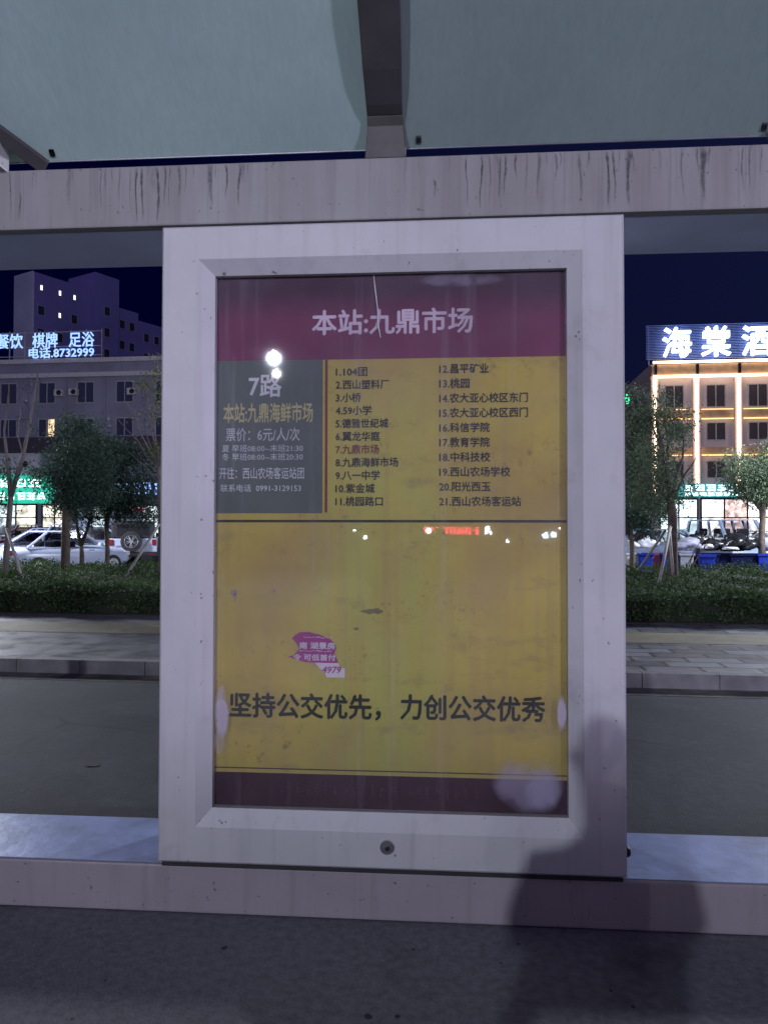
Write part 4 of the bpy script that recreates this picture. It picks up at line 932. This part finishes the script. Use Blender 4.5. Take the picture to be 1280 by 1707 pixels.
def shopfront(parent, x0, x1, z1, ms, y=0.0, n=None):
    n = n or max(2, int((x1 - x0) / 1.5)); w = (x1 - x0) / n
    fr = MB()
    for i in range(n + 1): fr.box(x0 + i * w - .06, x0 + i * w + .06, y - .16, y - .003, 0, z1)
    fr.box(x0, x1, y - .158, y - .003, z1 - .12, z1 + .1); fr.box(x0, x1, y - .154, y - .003, 2.4, 2.5); fr.box(x0, x1, y - .156, y - .003, 0.001, .25)
    o = fr.build('shop_front', MATS['black_plastic'], parent)
    for i in range(n):
        MB().box(x0 + i * w + .05, x0 + (i + 1) * w - .05, y - .08, y - .002, .2, z1 - .1).build('pane', ms[i % len(ms)], o)
    return o
shopfront(Lb, -49, -44.2, 3.7, [M_SHOPIN, M_SHOPIN, M_SHOPDIM]); shopfront(Lb, -43.8, -39.8, 3.7, [M_SHOPIN, M_SHOPWARM]); shopfront(Lb, -39.2, -36.8, 3.7, [M_SHOPWARM, M_SHOPWARM])
shopfront(Lb, -36, -28, 3.6, [M_SHOPDIM, M_SHOPIN, M_SHOPDIM]); shopfront(Lb, -27.5, -18, 3.6, [M_SHOPDIM])
g2 = MB().box(-36, -18, -.4, -.003, 4.1, 6.0).build('shop_sign', mat('dark_sign_face', (.04, .05, .12), .5), Lb)
glyphs(-33.5, -27.5, 4.5, 5.6, -.405, 6, M_SIGNB, g2, 5); glyphs(-30.5, -29.3, 3.0, 3.4, -.42, 3, emit('pink_led', (1, .12, .3), 4), g2, 6)
# roof lettering on its rack
rk = MB()
for x in np.arange(-44, -33, 1.5): rk.box(x - .04, x + .04, -.3, -.22, 17.1, 19.7)
for z in (17.35, 18.2, 19.55): rk.box(-44.6, -33.6, -.22, -.15, z - .04, z + .04)
rack = rk.build('sign_rack', M_WFRAME, Lb)
for bd, x0, x1 in (('餐饮', -43.75, -41.15), ('棋牌', -40.2, -37.75), ('足浴', -36.65, -34.2)): text(bd, x0, x1, 18.78, 1.35, -.35, M_SIGNB, rack, .010, .06)
text('电话.8732999', -40.55, -34.2, 17.62, .98, -.35, M_SIGNB, rack, .012, .06)

# tower block behind
Tb = thing('tower_block', 'tall dark apartment block with three lit windows behind the roof lettering', 'building', W(-58.1, 93.9, Z), PHI + R(65))
M_TOW = mat('tower_render', (.22, .19, .50), .9, ns=.15, var=.1); M_TOW2 = mat('tower_end_lit', (.55, .55, .72), .9, ns=.15)  # end wall paler as its lit side, walls blued by the sign's glow
MB().box(0, 8.7, 0, 4.4, 0, 35.8).build('wall', M_TOW, Tb)
MB().box(-.3, -.003, .2, 4.3, 0, 35.9).build('end_wall', M_TOW2, Tb)
MB().box(8.703, 12.9, -.9, 5.2, 0, 38.2).build('stair_tower', M_TOW, Tb); MB().box(12.903, 17.2, 0, 5, 0, 34.4).build('wall', M_TOW, Tb); MB().box(17.203, 34, .25, 5, 0, 33.4).build('wall', M_TOW, Tb)
lit = {(.9, 0), (3.7, 0), (6.0, 0), (3.7, 1)}
for x, y, zt in ((.9, 0, 33.9), (3.7, 0, 33.9), (6.0, 0, 33.9), (10.8, -.9, 33.0), (14.2, 0, 32.0), (16.0, 0, 32.0), (19, .25, 31), (21, .25, 31), (24, .25, 31), (27, .25, 31), (30, .25, 31)):
    for r_ in range(5):
        z = zt - 3.1 * r_; on = (x, r_) in lit or (x == 24 and r_ == 3)
        ww = .26 if on else .55
        window(Tb, x - ww, x + ww, z - (.42 if on else .7), z + (.42 if on else .7), y, M_WCOOL if on else M_WG, mull=False)
        if x < 7 and not on and r_ in (1, 2, 3): pass

# dark low building between, mostly behind the trees and the board
Mb = thing('dark_building', 'dark low building with a green lit blade sign behind the right frame edge', 'building', W(0, 61, Z), PHI)
MB().box(-8, 12.0, 0, 12, 0, 12.2).build('wall', M_DKWALL, Mb)
for i in range(5):
    for z in (4.6, 8.0): window(Mb, -5 + i * 3.4, -3.4 + i * 3.4, z, z + 1.8, 0, M_WG)
gb = MB().box(11.35, 12.28, -1.0, -.003, 11.2, 12.05).build('blade_sign', M_BLACKP, Mb)
text('药', 11.42, 12.22, 11.62, .75, -1.004, emit('green_led', (.02, .9, .35), 3.0), gb, .02)
shopfront(Mb, 2, 11.5, 3.4, [M_SHOPDIM, M_SHOPDIM, M_SHOPIN])

M_WGH = wglass('curtained_window', (.065, .055, .062))
# hotel
Ht = thing('hotel_building', 'warm lit hotel with white roof characters and glowing outline tubes', 'hotel', W(0, 65, Z), PHI)
M_HWALL = mat('hotel_render', (.52, .44, .44), .85, ns=.3, var=.12); M_ORANGE = mat('ochre_cladding', (.50, .32, .19), .7, ns=2, var=.2)
M_TUBE = emit('warm_tube', (1, .76, .52), 6.0); M_TUBE2 = emit('amber_strip', (1, .62, .22), 3.0)
MB().box(14.9, 36, 0, 14, 0, 15.3).build('wall', M_HWALL, Ht)
cols = [15.2 + 3.33 * i for i in range(7)]
MB().box(14.9, 36, -.5, -.003, 14.28, 15.2).build('cornice', M_ORANGE, Ht)
for z in (15.36, 14.16): MB().tube([(15.0, -.62, z), (36, -.62, z)], .11, 8).build('light_tube', M_TUBE, Ht)
for x in cols:
    MB().box(x - .28, x + .28, -.30, -.003, 4.4, 14.05).build('pilaster', M_HWALL, Ht)
    MB().tube([(x, -.42, 4.3), (x, -.42, 14.05)], .10, 8).build('light_tube', M_TUBE, Ht)
    MB().box(x - .1, x + .1, -.70, -.505, 14.35, 15.15).build('bracket', M_BLACKP, Ht)
for x0, x1 in zip(cols[:-1], cols[1:]):
    MB().box(x0 + .29, x1 - .29, -.25, -.003, 10.68, 11.42).build('spandrel', M_ORANGE, Ht); MB().box(x0 + .4, x1 - .4, -.36, -.255, 10.62, 10.675).build('light_strip', M_TUBE2, Ht)
    MB().box(x0 + .4, x1 - .4, -.31, -.255, 11.425, 11.46).build('light_strip', M_TUBE2, Ht)
    MB().box(x0 + .29, x1 - .29, -.25, -.003, 7.65, 8.3).build('spandrel', M_ORANGE, Ht); MB().box(x0 + .4, x1 - .4, -.36, -.255, 7.6, 7.65).build('light_strip', M_TUBE2, Ht)
    xm = (x0 + x1) / 2
    window(Ht, xm - .85, xm + .75, 11.6, 13.55, 0, M_WGH); window(Ht, xm - .85, xm + .75, 8.85, 10.4, 0, M_WGH); window(Ht, xm - .85, xm + .75, 5.7, 7.2, 0, M_WGH)
lv = MB(); 
for i in range(22): lv.box(14.6, 36, .1, .18, 15.75 + i * .135, 15.75 + i * .135 + .06)
for x in np.arange(14.8, 36, 2.6): lv.box(x, x + .08, .2, .3, 15.31, 18.7)
lou = lv.build('louvre_screen', mat('louvre_metal', (.16, .22, .55), .5), Ht)  # blue glow of the roof characters is put into this metal's colour
M_BIGCH = emit('roof_characters', (.74, .86, 1), 3.2)
for ch, x in (('海', 16.98), ('棠', 20.1), ('酒', 23.32)): text(ch, x - 1.17, x + 1.17, 17.06, 2.45, -.35, M_BIGCH, lou, .016, .25)
ss = MB().box(17.0, 30, -.7, -.003, 4.15, 5.25).build('shop_sign', emit('teal_sign_face', (.08, .45, .5), .8, .5, .8), Ht)
M_SHW = emit('shop_sign_glow', (.88, 1, .99), 3.2)
glyphs(17.3, 22.6, 4.6, 5.15, -.705, 6, M_SHW, ss, 9); glyphs(17.3, 22.3, 4.22, 4.5, -.705, 8, M_SHW, ss, 10); glyphs(23.2, 29, 4.5, 5.1, -.705, 7, M_SHW, ss, 12)
M_SHOPHOT = emit('bright_shop_glass', (1, .98, .95), 3.4, .8, 1.7); M_SHOPCY = emit('cyan_shop_glass', (.75, .95, 1), 2.6, .75, 1.6); M_SHOPRED = emit('poster_glass', (1, .72, .66), 1.9, .85, 2.2)
shopfront(Ht, 15.6, 18.6, 4.05, [M_SHOPCY]); shopfront(Ht, 18.9, 24.4, 4.05, [M_SHOPHOT, M_SHOPRED, M_SHOPHOT]); shopfront(Ht, 24.8, 33, 4.05, [M_SHOPCY, M_SHOPHOT])

# ================================================================== BEHIND THE CAMERA : a booth added to shade the low part of the board
ks = thing('kiosk', 'closed grey street kiosk on the pavement behind the stop, to the right', 'kiosk', (5.5, -7.2, 0), R(4))  # added unseen booth, only there to shade the low part of the board
M_SHADEBOOTH = mat('shade_booth_sheet', (.2, .21, .23), .6)
MB().box(-2.0, 2.2, -.8, .8, 0, 2.50).build('body', M_SHADEBOOTH, ks, bevel=.02); MB().box(-2.15, 2.35, -.95, .95, 2.503, 2.60).build('roof', M_BLACKP, ks, bevel=.02)
MB().box(-1.6, 1.0, .803, .83, .95, 1.95).build('shutter', M_ACW, ks); MB().box(1.2, 2.0, .803, .84, .02, 2.0).build('door', M_ACW, ks)

# ================================================================== THE PHOTOGRAPHER, standing just behind the lens (shows as the shadow at the lower right)
def skin(name, chains, m, parent, levels=2, root=0):
    """one continuous skinned surface grown along connected chains of (x, y, z, radius)"""
    V = []; Eg = []; Rr = []; key = {}
    for ch in chains:
        prev = None
        for (x, y, z, r) in ch:
            k = (round(x, 4), round(y, 4), round(z, 4))
            if k not in key: key[k] = len(V); V.append((x, y, z)); Rr.append(r)
            if prev is not None and prev != key[k]: Eg.append((prev, key[k]))
            prev = key[k]
    me = bpy.data.meshes.new(name); me.from_pydata(V, Eg, []); me.materials.append(m)
    o = bpy.data.objects.new(name, me); COL.objects.link(o); o.parent = parent
    sk = o.modifiers.new('skin', 'SKIN'); sk.use_smooth_shade = True
    for i, sv in enumerate(me.skin_vertices[0].data):
        rr = Rr[i]; sv.radius = rr if hasattr(rr, '__len__') else (rr, rr); sv.use_root = (i == root)
    sb = o.modifiers.new('sub', 'SUBSURF'); sb.levels = levels; sb.render_levels = levels
    return o
ph = thing('person', 'person in dark jacket and jeans photographing the route board with a phone', 'person', (-.13, -3.27, 0))
M_SKIN = mat('skin', (.42, .27, .20), .55); M_JACK = mat('dark_jacket', (.03, .032, .045), .85, bump=.3, bs=30); M_JEAN = mat('jeans', (.04, .05, .09), .9); M_HAIR = mat('hair', (.012, .010, .010), .6); M_SHOE = mat('shoe', (.06, .06, .065), .6)
pel = (0, 0, .96, (.155, .11)); nk = (0, .01, 1.45, .062); ch_ = (0, 0, 1.34, (.15, .095))
RH = (.285, .345, 1.44); LH = (.245, .350, 1.47)
body = skin('body', [
    [pel, (0, 0, 1.08, (.145, .10)), (0, .0, 1.22, (.165, .11)), ch_, nk, (0, .02, 1.56, .060), (0, .035, 1.66, .088), (0, .03, 1.745, .080)],
    [ch_, (.19, 0, 1.36, .062), (.27, .06, 1.14, .048), (.29, .24, 1.29, .038), (RH[0], RH[1] - .04, RH[2] - .05, .028), (RH[0], RH[1], RH[2], .034)],
    [ch_, (-.19, 0, 1.34, .062), (-.24, .10, 1.10, .048), (.02, .25, 1.25, .038), (.19, .325, 1.42, .028), (LH[0], LH[1], LH[2], .034)],
    [pel, (.10, 0, .88, .090), (.115, .01, .48, .058), (.12, -.02, .10, .042), (.125, .12, .05, .040)],
    [pel, (-.10, 0, .88, .090), (-.125, .01, .48, .058), (-.14, -.02, .10, .042), (-.15, .12, .05, .040)]], M_SKIN, ph)
skin('jacket', [
    [(0, 0, .80, (.27, .16)), (0, 0, .96, (.27, .15)), (.02, 0, 1.12, (.26, .14)), (.02, 0, 1.24, (.22, .13)), (0, 0, 1.34, (.17, .115)), (0, .005, 1.42, .085)],
    [(0, 0, 1.34, (.17, .115)), (.19, 0, 1.36, .074), (.27, .06, 1.14, .072), (.29, .24, 1.29, .054), (.29, .285, 1.365, .046)],
    [(0, 0, 1.34, (.17, .115)), (-.19, 0, 1.34, .072), (-.24, .10, 1.10, .064), (.02, .25, 1.25, .054), (.15, .30, 1.36, .046)]], M_JACK, ph)
skin('trousers', [[(0, 0, .96, (.165, .12)), (.10, 0, .88, .102), (.115, .01, .48, .072), (.12, -.02, .12, .060)], [(0, 0, .96, (.165, .12)), (-.10, 0, .88, .102), (-.125, .01, .48, .072), (-.14, -.02, .12, .060)]], M_JEAN, ph)
for x in (.122, -.145): skin('shoe', [[(x, -.05, .055, .052), (x, .06, .055, .050), (x * 1.04, .18, .045, .040)]], M_SHOE, ph)
skin('hair', [[(0, -.07, 1.36, (.088, .05)), (0, -.07, 1.50, (.090, .055)), (0, -.05, 1.62, (.092, .07)), (0, -.03, 1.72, .094), (0, -.01, 1.775, .086), (0, .05, 1.79, .05)]], M_HAIR, ph)
for x in (-.031, .031): MB().blob((x, .112, 1.715), (.012, .008, .008), 8, 6, 0).build('eye', M_HAIR, body, smooth=True)
MB().blob((0, .122, 1.685), (.013, .018, .022), 8, 6, 0).build('nose', M_SKIN, body, smooth=True); MB().blob((0, .106, 1.645), (.024, .010, .007), 8, 6, 0).build('mouth', mat('lips', (.32, .13, .12), .5), body, smooth=True)
for x in (-.088, .088): MB().blob((x, .03, 1.69), (.012, .022, .032), 8, 6, 0).build('ear', M_SKIN, body, smooth=True)
for i in range(4):                                  # five fingers a hand, bent round the phone / along the brow
    l = (.030, .036, .033, .026)[i]
    skin('finger', [[(RH[0] + .005, RH[1] + .005, RH[2] + .030 - .020 * i, .010), (RH[0] + .030, RH[1] + .045, RH[2] + .036 - .020 * i, .009), (RH[0] + .030 + l * .3, RH[1] + .052 + l * .4, RH[2] + .04 - .02 * i, .008)]], M_SKIN, body, 1)
    skin('finger', [[(LH[0] - .005, LH[1] + .006, LH[2] + .024 - .019 * i, .010), (LH[0] - .012, LH[1] + .044, LH[2] + .030 - .019 * i, .009), (LH[0] + .006 + l * .3, LH[1] + .056, LH[2] + .032 - .019 * i, .008)]], M_SKIN, body, 1)
skin('thumb', [[(RH[0] - .01, RH[1], RH[2] + .015, .012), (RH[0] - .005, RH[1] + .02, RH[2] + .05, .010), (RH[0] + .012, RH[1] + .032, RH[2] + .072, .009)]], M_SKIN, body, 1)
skin('thumb', [[(LH[0] + .01, LH[1], LH[2] + .01, .012), (LH[0] + .03, LH[1] + .01, LH[2] + .04, .010), (LH[0] + .045, LH[1] + .02, LH[2] + .055, .009)]], M_SKIN, body, 1)
o = MB().box(-.038, .038, -.004, .004, -.078, .078).build('phone', M_BLACKP, None, bevel=.003); o.location = (.199, -2.868, 1.475); tag(o, 'black phone held up in front of the person', 'phone')
